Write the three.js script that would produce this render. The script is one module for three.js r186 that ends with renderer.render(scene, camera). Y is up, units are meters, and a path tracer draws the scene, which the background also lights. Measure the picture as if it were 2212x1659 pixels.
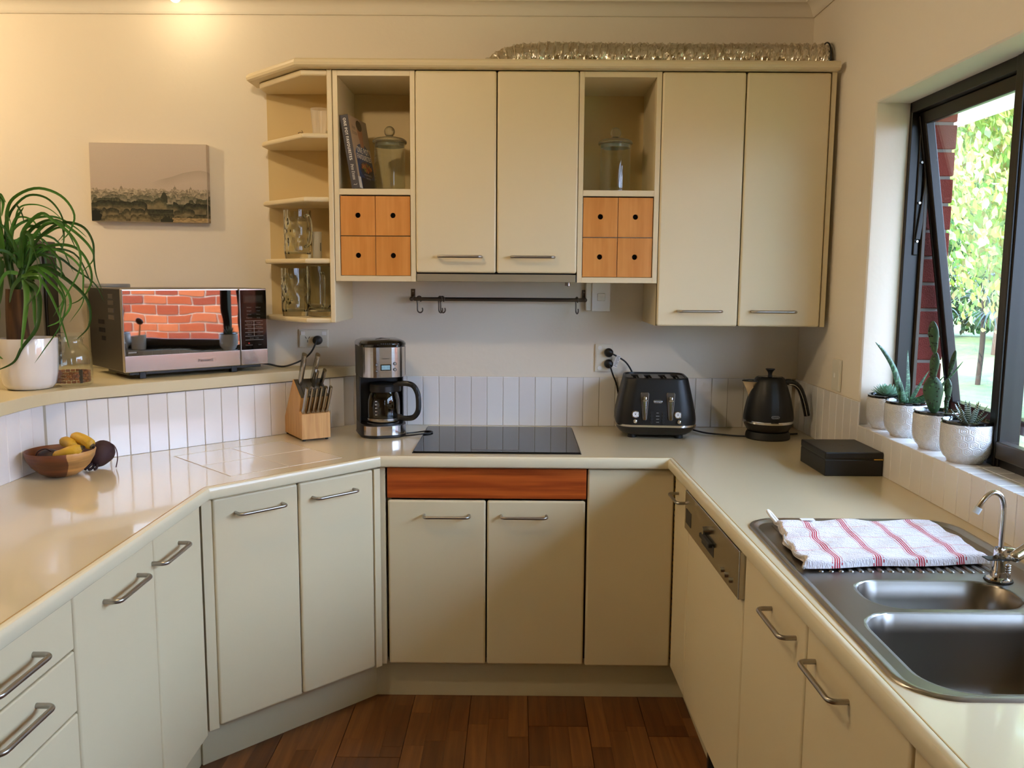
import * as THREE from 'three';
import { RoundedBoxGeometry } from 'three/addons/geometries/RoundedBoxGeometry.js';
import { mergeGeometries, toCreasedNormals } from 'three/addons/utils/BufferGeometryUtils.js';

// ---------------------------------------------------------------- camera, sky, sun, exposure
const scene = new THREE.Scene();
const renderer = new THREE.WebGLRenderer({ antialias: true });
renderer.toneMapping = THREE.LinearToneMapping;
renderer.toneMappingExposure = 1.1;
renderer.shadowMap.enabled = true;

const camera = new THREE.PerspectiveCamera(48.352, 2212 / 1659, 0.05, 400);
camera.position.set(0, 1.5184, 3.5503);
camera.rotation.order = 'YXZ';
camera.rotation.set(-0.1242, 0.0049, 0.007);

const SUN = new THREE.Vector3(-0.62, 0.68, 0.38).normalize();
// bright hazy sky: paler towards the horizon, brighter overhead, with thin cloud
{
  const W = 512, H = 256, d = new Float32Array(W * H * 4);
  for (let y = 0; y < H; y++) for (let x = 0; x < W; x++) {
    const el = ((y + 0.5) / H - 0.5) * Math.PI, up = Math.max(0, Math.sin(el)), az = (x / W) * 2 * Math.PI;
    const cloud = 0.5 + 0.5 * Math.sin(az * 3 + 2 * Math.sin(el * 5)) * Math.sin(el * 9 + az), l = (1 + 2 * up) / 3, blue = up * 0.22 * (1 - 0.5 * cloud);
    const k = (y * W + x) * 4;
    d[k] = l * (0.76 - blue); d[k + 1] = l * (0.99 - 0.45 * blue); d[k + 2] = l * (1.42 + 0.1 * blue); d[k + 3] = 1;
  }
  const t = new THREE.DataTexture(d, W, H, THREE.RGBAFormat, THREE.FloatType); t.mapping = THREE.EquirectangularReflectionMapping; t.magFilter = t.minFilter = THREE.LinearFilter; t.needsUpdate = true;
  scene.background = t; scene.backgroundIntensity = 20.0;
}

const sun = new THREE.DirectionalLight(0xfff0d8, 16.0);
sun.position.copy(SUN).multiplyScalar(40).add(new THREE.Vector3(5, 0, -5));
sun.target.position.set(5, 0, -5);
sun.castShadow = true;
Object.assign(sun.shadow.camera, { left: -40, right: 40, top: 40, bottom: -40, near: 1, far: 140 });
sun.shadow.mapSize.set(4096, 4096);
scene.add(sun, sun.target);

// ---------------------------------------------------------------- helpers
const V = (x, y, z) => new THREE.Vector3(x, y, z);
let seed = 12345;
const rnd = () => { seed = (seed * 1664525 + 1013904223) >>> 0; return seed / 4294967296; };
const rr = (a, b) => a + (b - a) * rnd();
const lerp = THREE.MathUtils.lerp, clamp = THREE.MathUtils.clamp;

const used = new Map();
function numbered(name) {
  const n = used.get(name) || 0; used.set(name, n + 1);
  return n ? `${name}_${String(n).padStart(3, '0')}` : name;
}
function thing(name, label, category, pos = [0, 0, 0], turn = 0, group) {
  const o = new THREE.Group(); o.name = numbered(name); scene.add(o);
  o.position.set(...pos); o.rotation.y = turn;
  o.userData = { label, category }; if (group) o.userData.group = group;
  return o;
}
function structure(name, geo, mat, label) {
  const o = geo ? new THREE.Mesh(geo, mat) : new THREE.Group();
  o.name = name; o.userData = { kind: 'structure' }; if (label) o.userData.label = label;
  o.castShadow = o.receiveShadow = true; scene.add(o); return o;
}
function part(name, geo, mat, parent, label) {
  const o = new THREE.Mesh(geo, mat); o.name = name; o.castShadow = o.receiveShadow = true;
  if (label) o.userData.label = label;
  parent.add(o); return o;
}
function partAt(name, geo, mat, parent, label) { // geometry given in room coordinates
  const m = part(name, geo, mat, scene, label); parent.updateWorldMatrix(true, false); parent.attach(m); return m;
}
function copy(src, label, pos, turn) {
  const c = src.clone(); c.name = numbered(src.userData.kindName || src.name.replace(/_\d{3}$/, '')); scene.add(c);
  c.userData = { ...src.userData, label };
  if (pos) c.position.set(...pos); if (turn !== undefined) c.rotation.y = turn;
  return c;
}
const clean = (g) => {
  g = g.index ? g.toNonIndexed() : g;
  for (const k of Object.keys(g.attributes)) if (!['position', 'normal', 'uv'].includes(k)) g.deleteAttribute(k);
  if (!g.attributes.normal) g.computeVertexNormals();
  if (!g.attributes.uv) boxUV(g);
  g.morphAttributes = {}; g.clearGroups();
  return g;
};
const merge = (list) => mergeGeometries(list.map(clean), false);
function boxUV(g) {             // uv in metres by the face's dominant direction
  if (g.index) g = g.toNonIndexed();
  if (!g.attributes.normal) g.computeVertexNormals();
  const p = g.attributes.position, uv = new Float32Array(p.count * 2), a = V(), b = V(), c = V();
  for (let i = 0; i < p.count; i += 3) {
    a.fromBufferAttribute(p, i); b.fromBufferAttribute(p, i + 1); c.fromBufferAttribute(p, i + 2);
    const n = b.clone().sub(a).cross(c.clone().sub(a)), ax = Math.abs(n.x), ay = Math.abs(n.y), az = Math.abs(n.z);
    for (let k = 0; k < 3; k++) {
      const v = [a, b, c][k];
      const [s, t] = ax >= ay && ax >= az ? [v.z, v.y] : ay >= az ? [v.x, v.z] : [v.x, v.y];
      uv[(i + k) * 2] = s; uv[(i + k) * 2 + 1] = t;
    }
  }
  g.setAttribute('uv', new THREE.BufferAttribute(uv, 2));
  return g;
}
// box given by its extents
function bx(x0, x1, y0, y1, z0, z1, r = 0, seg = 2) {
  const w = x1 - x0, h = y1 - y0, d = z1 - z0;
  const g = r > 0 ? new RoundedBoxGeometry(w, h, d, seg, Math.min(r, w / 2.01, h / 2.01, d / 2.01)) : new THREE.BoxGeometry(w, h, d);
  g.translate((x0 + x1) / 2, (y0 + y1) / 2, (z0 + z1) / 2);
  return boxUV(clean(g));
}
const lathe = (pts, seg = 48) => { const g = new THREE.LatheGeometry(pts.map(([r, y]) => new THREE.Vector2(Math.max(r, 1e-4), y)), seg); return g; };
const crease = (g, a = 0.6) => { const h = toCreasedNormals(g.index ? g.toNonIndexed() : g, a); return h; };
const cyl = (r0, r1, h, seg = 24) => new THREE.CylinderGeometry(r0, r1, h, seg);
const place = (g, x = 0, y = 0, z = 0, rx = 0, ry = 0, rz = 0) => { g.applyMatrix4(new THREE.Matrix4().makeRotationFromEuler(new THREE.Euler(rx, ry, rz)).setPosition(x, y, z)); return g; };
function tube(pts, r, seg = 48, rs = 10, closed = false, caps = true, type = 'centripetal') {
  const c = new THREE.CatmullRomCurve3(pts.map((p) => (p.isVector3 ? p : V(...p))), closed, type);
  const list = [new THREE.TubeGeometry(c, seg, r, rs, closed)];
  if (caps && !closed) for (const p of [c.getPoint(0), c.getPoint(1)]) list.push(place(new THREE.SphereGeometry(r, rs, 6), p.x, p.y, p.z));
  return merge(list);
}
// plan loop of a rounded rectangle, [x, z] pairs, anticlockwise seen from above-ish
function rrect(w, d, r, n = 6, cx = 0, cz = 0) {
  const out = [], R = Array.isArray(r) ? r : [r, r, r, r];   // corners: +x+z, -x+z, -x-z, +x-z
  const s = [[1, 1], [-1, 1], [-1, -1], [1, -1]];
  for (let k = 0; k < 4; k++) for (let i = 0; i <= n; i++) {
    const a = (k + i / n) * Math.PI / 2, q = R[k];
    out.push([cx + s[k][0] * (w / 2 - q) + Math.cos(a) * q, cz + s[k][1] * (d / 2 - q) + Math.sin(a) * q]);
  }
  return out;
}
// skin through closed loops of equal length (arrays of Vector3)
function loft(rings, { cap0 = true, cap1 = true, open = false, angle = 0.6 } = {}) {
  const n = rings[0].length, pos = [], uv = [], idx = [];
  rings.forEach((ring, j) => ring.forEach((p, i) => { pos.push(p.x, p.y, p.z); uv.push(i / n, j / Math.max(1, rings.length - 1)); }));
  const m = open ? n - 1 : n;
  for (let j = 0; j < rings.length - 1; j++) for (let i = 0; i < m; i++) {
    const a = j * n + i, b = j * n + (i + 1) % n, c = a + n, d = b + n;
    idx.push(a, c, b, b, c, d);
  }
  const cap = (j, flip) => {
    const c = V(); rings[j].forEach((p) => c.add(p)); c.multiplyScalar(1 / n);
    const k = pos.length / 3; pos.push(c.x, c.y, c.z); uv.push(0.5, 0.5);
    for (let i = 0; i < n; i++) { const a = j * n + i, b = j * n + (i + 1) % n; flip ? idx.push(k, b, a) : idx.push(k, a, b); }
  };
  if (cap0 && !open) cap(0, false); if (cap1 && !open) cap(rings.length - 1, true);
  const g = new THREE.BufferGeometry();
  g.setAttribute('position', new THREE.Float32BufferAttribute(pos, 3));
  g.setAttribute('uv', new THREE.Float32BufferAttribute(uv, 2));
  let vol = 0; const A = V(), B = V(), C = V();
  for (let i = 0; i < idx.length; i += 3) { A.fromArray(pos, idx[i] * 3); B.fromArray(pos, idx[i + 1] * 3); C.fromArray(pos, idx[i + 2] * 3); vol += A.dot(B.cross(C)); }
  if (vol < 0) for (let i = 0; i < idx.length; i += 3) [idx[i + 1], idx[i + 2]] = [idx[i + 2], idx[i + 1]];
  g.setIndex(idx);
  return crease(g, angle);
}
const ringAt = (loop, y) => loop.map(([x, z]) => V(x, y, z));
// body along a curve with an elliptical section; f(t) -> [half width, half thickness]
function limb(pts, f, n = 24, m = 10, ref = V(0, 0, 1), extra = {}) {
  const c = new THREE.CatmullRomCurve3(pts.map((p) => (p.isVector3 ? p : V(...p))), false, 'centripetal'), rings = [];
  for (let j = 0; j <= n; j++) {
    const t = j / n, P = c.getPoint(t), T = c.getTangent(t), S = V().crossVectors(T, ref).normalize(), N = V().crossVectors(S, T).normalize(), [a, b] = f(t), ring = [];
    for (let i = 0; i < m; i++) { const q = i / m * 2 * Math.PI; ring.push(P.clone().addScaledVector(S, a * Math.cos(q)).addScaledVector(N, b * Math.sin(q) + (extra.cup || 0) * a * Math.cos(q) ** 2)); }
    rings.push(ring);
  }
  const g = loft(rings, { angle: extra.angle ?? 1.0 });
  return g;
}
// thin strap leaf with a fold along the middle
function strap(pts, width, n = 26, ref = V(0, 0, 1), fold = 0.25) {
  const c = new THREE.CatmullRomCurve3(pts, false, 'centripetal'), pos = [], uv = [], idx = [];
  for (let j = 0; j <= n; j++) {
    const t = j / n, P = c.getPoint(t), T = c.getTangent(t), S = V().crossVectors(T, ref).normalize(), N = V().crossVectors(S, T), w = width * (t < 0.08 ? 0.7 + 3.7 * t : Math.pow(1 - (t - 0.08) / 0.92, 0.55) * 0.95 + 0.03) / 2;
    for (const k of [-1, 0, 1]) { const q = P.clone().addScaledVector(S, k * w).addScaledVector(N, Math.abs(k) * fold * w); pos.push(q.x, q.y, q.z); uv.push((k + 1) / 2, t); }
    if (j) { const a = (j - 1) * 3, b = j * 3; for (const s of [0, 1]) idx.push(a + s, a + s + 1, b + s, b + s, a + s + 1, b + s + 1); }
  }
  const g = new THREE.BufferGeometry();
  g.setAttribute('position', new THREE.Float32BufferAttribute(pos, 3)); g.setAttribute('uv', new THREE.Float32BufferAttribute(uv, 2)); g.setIndex(idx); g.computeVertexNormals();
  return clean(g);
}
// profile [[out, y]...] swept with mitres along a plan path [[x, z]...]; 'out' is to the path's left seen from above (+y towards viewer, x right, z down) times side
function sweep(path, prof, side = 1, closedProf = true, angle = 0.5) {
  const rings = path.map(([x, z], i) => {
    const d0 = i ? [x - path[i - 1][0], z - path[i - 1][1]] : null, d1 = i < path.length - 1 ? [path[i + 1][0] - x, path[i + 1][1] - z] : null;
    const nm = (d) => { const l = Math.hypot(...d); return [d[1] / l * side, -d[0] / l * side]; };
    const a = nm(d0 || d1), b = nm(d1 || d0), s = [a[0] + b[0], a[1] + b[1]], k = 2 / (s[0] * s[0] + s[1] * s[1]);
    return prof.map(([o, y]) => V(x + s[0] * k * o, y, z + s[1] * k * o));
  });
  const g = loft(rings, { cap0: closedProf, cap1: closedProf, open: !closedProf, angle });
  return boxUV(g);
}
function shapeOf(pts, holes = []) {
  const s = new THREE.Shape(pts.map(([x, y]) => new THREE.Vector2(x, y)));
  for (const h of holes) s.holes.push(new THREE.Path(h.map(([x, y]) => new THREE.Vector2(x, y))));
  return s;
}
// plan polygon [x, z] extruded from y0 to y1
function prism(pts, y0, y1, holes = [], bevel = 0) {
  const f = (l) => l.map(([x, z]) => [x, -z]);
  const g = new THREE.ExtrudeGeometry(shapeOf(f(pts), holes.map(f)), { depth: y1 - y0 - 2 * bevel, bevelEnabled: bevel > 0, bevelThickness: bevel, bevelSize: bevel, bevelOffset: -bevel, bevelSegments: 2, curveSegments: 12 });
  g.rotateX(-Math.PI / 2); g.translate(0, y0 + bevel, 0);
  return boxUV(clean(g));
}
// upright polygon [x, y] extruded from z0 to z1
function slab(pts, z0, z1, holes = [], bevel = 0) {
  const g = new THREE.ExtrudeGeometry(shapeOf(pts, holes), { depth: z1 - z0 - 2 * bevel, bevelEnabled: bevel > 0, bevelThickness: bevel, bevelSize: bevel, bevelOffset: -bevel, bevelSegments: 2, curveSegments: 16 });
  g.translate(0, 0, z0 + bevel);
  return boxUV(clean(g));
}
const circle = (cx, cy, r, n = 24) => Array.from({ length: n }, (_, i) => [cx + r * Math.cos(i / n * 2 * Math.PI), cy + r * Math.sin(i / n * 2 * Math.PI)]);

// ---------------------------------------------------------------- textures and materials
function hash(x, y, s = 0) { let h = Math.imul(x | 0, 374761393) ^ Math.imul(y | 0, 668265263) ^ Math.imul(s | 0, 2147483647 - 57); h = Math.imul(h ^ (h >>> 13), 1274126177); return ((h ^ (h >>> 16)) >>> 0) / 4294967296; }
function vnoise(x, y, px, py, s) { // tiling value noise with period px, py
  const ix = Math.floor(x), iy = Math.floor(y), fx = x - ix, fy = y - iy, u = fx * fx * (3 - 2 * fx), v = fy * fy * (3 - 2 * fy), w = (i, p) => ((i % p) + p) % p;
  const h = (a, b) => hash(w(a, px), w(b, py), s);
  return lerp(lerp(h(ix, iy), h(ix + 1, iy), u), lerp(h(ix, iy + 1), h(ix + 1, iy + 1), u), v);
}
const fbm = (x, y, px, py, s, o = 4) => { let a = 0, k = 0.5, t = 0; for (let i = 0; i < o; i++) { a += k * vnoise(x, y, px, py, s + i); t += k; k *= 0.5; x *= 2; y *= 2; px *= 2; py *= 2; } return a / t; };
function dataTex(w, h, f, srgb, repeat = [1, 1]) {
  const d = new Uint8Array(w * h * 4);
  for (let y = 0; y < h; y++) for (let x = 0; x < w; x++) { const c = f(x / w, y / h), i = (y * w + x) * 4; d[i] = clamp(c[0], 0, 255); d[i + 1] = clamp(c[1], 0, 255); d[i + 2] = clamp(c[2], 0, 255); d[i + 3] = c.length > 3 ? c[3] : 255; }
  const t = new THREE.DataTexture(d, w, h); t.magFilter = t.minFilter = THREE.LinearFilter; t.wrapS = t.wrapT = THREE.RepeatWrapping; t.repeat.set(...repeat);
  if (srgb) t.colorSpace = THREE.SRGBColorSpace; t.needsUpdate = true; return t;
}
function canvasTex(w, h, draw) {
  const c = document.createElement('canvas'); c.width = w; c.height = h; draw(c.getContext('2d'), w, h);
  const t = new THREE.CanvasTexture(c); t.colorSpace = THREE.SRGBColorSpace; return t;
}
const std = (color, roughness, more = {}) => new THREE.MeshStandardMaterial({ color, roughness, ...more });
const phys = (color, roughness, more = {}) => new THREE.MeshPhysicalMaterial({ color, roughness, ...more });
const grain = (cols, sx, sy, s, rings = 6) => dataTex(256, 512, (u, v) => {      // wood: grain runs along v
  const warp = fbm(u * 4, v * 2, 4, 2, s) * 1.6, g = fbm(u * 40, v * 3, 40, 3, s + 9, 3), r = 0.5 + 0.5 * Math.sin((u * rings + warp) * 2 * Math.PI), f = vnoise(u * 128, v * 12, 128, 12, s + 20);
  const t = clamp(0.45 * r + 0.4 * g + 0.15 * f, 0, 1);
  return [0, 1, 2].map((k) => lerp(cols[0][k], cols[1][k], t));
}, true, [sx, sy]);
const plasterBump = dataTex(256, 256, (u, v) => { const n = 255 * fbm(u * 24, v * 24, 24, 24, 3, 4); return [n, n, n]; }, false, [2.2, 2.2]);
const satinBump = dataTex(256, 256, (u, v) => { const n = 255 * fbm(u * 60, v * 60, 60, 60, 5, 2); return [n, n, n]; }, false, [3, 3]);
const brushed = dataTex(64, 512, (u, v) => { const n = 120 + 100 * fbm(u * 2, v * 200, 2, 200, 7, 2); return [n, n, n]; }, false, [2, 6]);

const M = {};
M.wall = std(0xeee3cf, 0.75, { bumpMap: plasterBump, bumpScale: 0.0006 });
M.warmBounceWall = std(0xb08a5c, 0.8);  // unseen walls, toned tan to make the bounced light warmer and weaker
M.ceiling = std(0xf3ead8, 0.85);
M.cabinet = std(0xe1d0a9, 0.42, { bumpMap: satinBump, bumpScale: 0.00008 });
M.cabinetEdge = std(0xdccfa6, 0.5);
M.carcass = std(0x6e6044, 0.8);
M.inside = std(0xd9c08a, 0.55);
M.worktop = phys(0xdccca9, 0.25, { clearcoat: 0.7, clearcoatRoughness: 0.06 });
M.nosing = phys(0xe6dab8, 0.25, { clearcoat: 0.3, clearcoatRoughness: 0.2 });
M.seam = std(0xb38b47, 0.5);
M.shelf = std(0xd8c9a0, 0.4);
M.kick = std(0xcfc19c, 0.55);
M.tile = [0xf4f0ec, 0xf6f3ef, 0xf1ece8].map((c) => phys(c, 0.12, { clearcoat: 0.6, clearcoatRoughness: 0.06 }));
M.grout = std(0xb9ad97, 0.9);
M.steel = std(0xb9b5ac, 0.3, { metalness: 1, roughnessMap: brushed });
M.nickel = std(0xaaa59c, 0.34, { metalness: 1 });
M.sink = std(0x8f8a83, 0.33, { metalness: 1 });
M.chrome = std(0xd8d8d8, 0.08, { metalness: 1 });
M.brass = std(0xc7a14a, 0.25, { metalness: 1 });
M.black = std(0x0e0e0e, 0.45);
M.blackGloss = phys(0x070707, 0.12, { clearcoat: 0.7, clearcoatRoughness: 0.05 });
M.blackSatin = std(0x151413, 0.38);
M.rubber = std(0x16150f, 0.6);
M.darkPlastic = std(0x2d2c29, 0.5);
M.bronze = std(0x17110c, 0.36, { metalness: 0.1 });
M.bronzeLight = std(0x40372c, 0.4, { metalness: 0.2 });
M.white = std(0xefece4, 0.4);
M.plastic = std(0xe6dfcc, 0.35);
M.ceramic = phys(0xeeeae4, 0.15, { clearcoat: 0.8, clearcoatRoughness: 0.05 });
M.pane = phys(0xffffff, 0.0, { transmission: 1, thickness: 0, ior: 1.5 });
M.thinGlass = phys(0xf9fbf9, 0.02, { transmission: 1, thickness: 0, ior: 1.5 });
M.glass = phys(0xf4f8f2, 0.02, { transmission: 1, thickness: 0.004, ior: 1.5 });
M.frosted = phys(0xf0efe8, 0.6, { transmission: 0.6, thickness: 0, ior: 1.4 });
M.soil = std(0x241a12, 0.95);
M.alder = [0, 1, 2].map((i) => std(0xffffff, 0.42, { map: grain([[196, 124, 48], [224, 156, 80]], 3, 2, 31 + i, 3) }));
M.rimu = std(0xffffff, 0.38, { map: (() => { const t = grain([[138, 52, 12], [214, 108, 40]], 1, 1, 77, 3); t.rotation = Math.PI / 2; t.repeat.set(5, 1.1); return t; })() });
M.beech = std(0xffffff, 0.5, { map: grain([[196, 142, 80], [222, 174, 108]], 8, 3, 51, 4) });
M.floor = [[[96, 55, 24], [124, 77, 36]], [[82, 45, 18], [108, 64, 28]], [[108, 64, 30], [138, 88, 44]], [[90, 50, 20], [118, 71, 32]]].map((c, i) => std(0xffffff, 0.38, { map: grain(c, 8, 1.6, 91 + i * 7, 3) }));
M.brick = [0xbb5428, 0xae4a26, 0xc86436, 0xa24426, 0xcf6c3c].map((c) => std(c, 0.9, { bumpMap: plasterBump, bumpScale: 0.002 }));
M.brickShaded = [0x84301f, 0x7a2b1d, 0x8c3724, 0x72281c].map((c) => std(c, 0.9, { bumpMap: plasterBump, bumpScale: 0.002 }));  // brick darkened in its colour for the shade beside the window
M.mortar = std(0x7d766e, 0.95);
M.leaf = std(0x3c6b22, 0.5, { side: THREE.DoubleSide });
M.leafDark = std(0x24471a, 0.5, { side: THREE.DoubleSide });
M.aluFoil = std(0xded6c4, 0.22, { metalness: 1 });

M.tileCream = phys(0xe2d6c0, 0.14, { clearcoat: 0.5, clearcoatRoughness: 0.05 });
M.cooktop = phys(0x07080a, 0.05, { specularIntensity: 0.8 });
M.hood = std(0x93876f, 0.55, { metalness: 0.3 });
M.gunmetal = std(0x6a6258, 0.35, { metalness: 0.9 });
M.mwSide = std(0x3a3834, 0.34, { metalness: 0.6 });
M.mwTrim = std(0xcfcdca, 0.28, { metalness: 0.9 });
M.mirror = std(0x848484, 0.02, { metalness: 1, bumpMap: dataTex(128, 128, (u, v) => { const n = 255 * fbm(u * 4, v * 4, 4, 4, 61, 2); return [n, n, n]; }, false, [2, 2]), bumpScale: 0.00022 });
M.brushedBright = std(0xc9c5c0, 0.27, { metalness: 1, roughnessMap: brushed });
M.steelPolished = std(0xa8a39b, 0.24, { metalness: 1 });
M.lidGrey = std(0x8c8a84, 0.4);
M.carafe = phys(0xc9c4ba, 0.02, { transmission: 1, thickness: 0, ior: 1.5 });
M.carafeBase = std(0x55504a, 0.3, { metalness: 0.7 });
M.toaster = std(0x1a1917, 0.42, { metalness: 0.25 });
M.greySatin = std(0x57534c, 0.4, { metalness: 0.4 });
M.spout = std(0xb9a58a, 0.25, { metalness: 0.9 });
M.boxBlack = std(0x0d0c0c, 0.4, { bumpMap: plasterBump, bumpScale: 0.0001 });
M.jarGlass = phys(0xf2f6ee, 0.06, { transmission: 0.96, thickness: 0.004, ior: 1.5 });
M.frostedClear = phys(0xffffff, 0.16, { transmission: 0.9, thickness: 0, ior: 1.5 });
M.sealGlass = phys(0xd8dcd6, 0.35, { transmission: 0.85, thickness: 0, ior: 1.4 });
M.sinkRim = std(0xa8a49e, 0.28, { metalness: 1 });
M.nozzle = std(0xcfd4d4, 0.4);

// flat print: a thin sheet that carries a computed picture
function print(w, h, tex, rough = 0.5, more = {}) { return { geo: new THREE.PlaneGeometry(w, h), mat: std(0xffffff, rough, { map: tex, ...more }) }; }
const lettering = (text, css, W = 512, H = 96, font = 'bold 70px sans-serif') => canvasTex(W, H, (c) => { c.clearRect(0, 0, W, H); c.fillStyle = css; c.font = font; c.textAlign = 'center'; c.textBaseline = 'middle'; c.fillText(text, W / 2, H / 2); });

// ================================================================ THE ROOM
const XR = 1.1714;                                   // face of the right wall
structure('wall_back', bx(-4.72, XR + 0.25, -0.1, 2.72, -0.14, 0), M.wall);
const wallBack = scene.getObjectByName('wall_back');
structure('ceiling', bx(-4.72, XR + 0.12, 2.6, 2.72, 0, 7.1), M.ceiling);
structure('wall_front', bx(-4.72, XR + 0.12, -0.1, 2.6, 7.0, 7.12), M.warmBounceWall);
structure('wall_left', bx(-4.72, -4.6, -0.1, 2.6, 0, 7.0), M.warmBounceWall);
const floor = structure('floor', bx(-4.6, XR + 0.12, -0.12, -0.012, 0, 7), M.floor[0]);
// right wall with two openings, the further one unseen, for daylight; its edges are softly rounded
const WZ0 = 0.65, WZ1 = 2.75, WY0 = 1.02, WY1 = 2.0926, DZ0 = 5.3, DZ1 = 6.5;
{
  const rect = (a, b, c, d) => [[a, c], [b, c], [b, d], [a, d]];
  const g = new THREE.ExtrudeGeometry(shapeOf(rect(-0.14, 7.12, -0.1, 2.66), [rect(WZ0, WZ1, WY0, WY1), rect(DZ0, DZ1, 0.9, 2.1)]), { depth: 0.124 - 0.024, bevelEnabled: true, bevelSize: 0.012, bevelThickness: 0.012, bevelOffset: -0.012, bevelSegments: 3 });
  g.translate(0, 0, 0.012);
  const m = new THREE.Matrix4().set(0, 0, 1, XR, 0, 1, 0, 0, 1, 0, 0, 0, 0, 0, 0, 1);   // shape x -> z, extrusion -> x (mirrored, so flip faces)
  g.applyMatrix4(m);
  const ng = clean(g), p = ng.attributes.position, arr = p.array;
  for (let i = 0; i < p.count; i += 3) for (let k = 0; k < 3; k++) { const a = (i + 1) * 3 + k, b = (i + 2) * 3 + k, t = arr[a]; arr[a] = arr[b]; arr[b] = t; }
  ng.deleteAttribute('normal'); ng.computeVertexNormals();
  structure('wall_right', boxUV(crease(ng, 0.4)), M.wall);
}
const wallRight = scene.getObjectByName('wall_right');
// cornices
const cove = [[0, 2.548], [0.006, 2.546], [0.012, 2.552], [0.016, 2.562], [0.026, 2.578], [0.04, 2.588], [0.052, 2.59], [0.054, 2.6], [0, 2.6]];
structure('trim_1', sweep([[-4.6, 0], [XR, 0]], cove, -1), M.ceiling, 'painted plaster cornice along the back wall');
structure('trim_2', sweep([[XR, 0], [XR, 7]], cove, -1), M.ceiling, 'painted plaster cornice along the window wall');

// low wall that carries the bar shelf, diagonal then straight
const KD = 0.83;
structure('wall_peninsula', prism([[-0.68, 0.001], [-1.515, 0.835], [-1.515, 3.1], [-1.615, 3.1], [-1.615, 0.877], [-0.739, 0.001]], 0, 1.104), M.wall);
const wallPen = scene.getObjectByName('wall_peninsula');

// wall tiles, each one a piece of its wall
const tileGeo = (() => { const g = new THREE.ExtrudeGeometry(shapeOf([[-0.5, 0], [0.5, 0], [0.5, 1], [-0.5, 1]].map(([x, y]) => [x * 0.0652, y * 0.205])), { depth: 0.002, bevelEnabled: true, bevelSize: 0.0016, bevelThickness: 0.002, bevelOffset: -0.0016, bevelSegments: 1 }); g.translate(0, 0, 0.003); return clean(g); })();
const P = 0.067;
function tiles(parent, origin, dir, s0, n, y0, h, turn) {
  for (let i = 0; i < n; i++) {
    const s = s0 + (i + 0.5) * P, m = part('tile', tileGeo, M.tile[Math.floor(rnd() * 3)], parent);
    m.position.set(origin[0] + dir[0] * s, y0, origin[1] + dir[1] * s); m.rotation.y = turn; m.scale.set(1, h / 0.205, 1);
    m.rotation.z = rr(-0.002, 0.002);
  }
}
tiles(wallBack, [0, 0], [1, 0], -0.658, 27, 0.9, 0.206, 0);
part('grout', bx(-0.68, XR, 0.9, 1.1064, 0, 0.0035), M.grout, wallBack);
const R2 = Math.SQRT1_2;
tiles(wallPen, [-0.34, -0.34], [R2, -R2], -1.672 + 0.0, 17, 0.9, 0.204, Math.PI / 4);
{ const g = bx(-1.66, -0.485, 0.9, 1.104, 0, 0.0035); g.rotateY(Math.PI / 4); g.translate(-0.34, 0, -0.34); part('grout', g, M.grout, wallPen); }
tiles(wallPen, [-1.515, 0], [0, 1], 0.861, 22, 0.9, 0.204, Math.PI / 2);
part('grout', bx(-1.515, -1.5115, 0.9, 1.104, 0.84, 2.4), M.grout, wallPen);
tiles(wallRight, [XR, 0], [0, 1], 0.0, 10, 0.9, 0.206, -Math.PI / 2);
tiles(wallRight, [XR, 0], [0, 1], 0.67, 30, 0.9, 0.126, -Math.PI / 2);
part('grout', merge([bx(XR - 0.0035, XR, 0.9, 1.1064, 0, 0.655), bx(XR - 0.0035, XR, 0.9, 1.0264, 0.655, 2.75)]), M.grout, wallRight);
// glazed tiles on the window sill
for (let i = 0; i < 31; i++) {
  const z = 0.652 + 0.0015 + i * P;
  for (const [a, b] of [[XR - 0.006, XR + 0.062], [XR + 0.0635, XR + 0.128]]) part('tile', bx(a, b, 1.012, 1.027 + rr(-0.0003, 0.0003), z, z + P - 0.002, 0.002, 1), M.tile[i % 3], wallRight);
}
part('grout', bx(XR + 0.001, XR + 0.128, 1.01, 1.0245, 0.652, 2.73), M.grout, wallRight);

// floor boards near the cabinets: three-strip boards, every strip a piece
{
  const JX = [-0.974, -0.769, -0.565, -0.36, -0.155, 0.05, 0.254, 0.45, 0.655];
  for (let k = 0; k < JX.length - 1; k++) {
    const w = (JX[k + 1] - JX[k]) / 3;
    for (let j = 0; j < 3; j++) {
      let z = 0.55 - rr(0, 0.25);
      const brk = k === 5 ? 0.801 : k === 7 ? 0.86 : k === 2 ? 1.0 : 1.4;
      while (z < 1.75) {
        let e = z + rr(0.2, 0.5);
        if (z < brk && e > brk - 0.06) e = brk;
        const a = Math.max(z, 0.52);
        if (e > 0.55) {
          const g = bx(JX[k] + j * w + (j ? 0.0002 : 0.0012), JX[k] + (j + 1) * w - (j === 2 ? 0.0012 : 0.0002), -0.014, 0, a, e - (Math.abs(e - brk) < 1e-6 ? 0.002 : 0.0006));
          const uv = g.attributes.uv; const o1 = rnd(), o2 = rnd(); for (let i = 0; i < uv.count; i++) uv.setXY(i, uv.getX(i) + o1, uv.getY(i) + o2);
          part('floor_strip', g, M.floor[Math.floor(rnd() * 4)], floor);
        }
        z = e;
      }
    }
  }
  part('plain_boards', merge([bx(-4.6, -0.974, -0.014, 0, 0, 7), bx(0.655, XR, -0.014, 0, 0, 7), bx(-0.974, 0.655, -0.014, 0, 0, 0.55), bx(-0.974, 0.655, -0.014, 0, 2.3, 7), bx(-0.974, 0.655, -0.014, -0.001, 1.7, 2.3)]), M.floor[3], floor);
}
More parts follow.
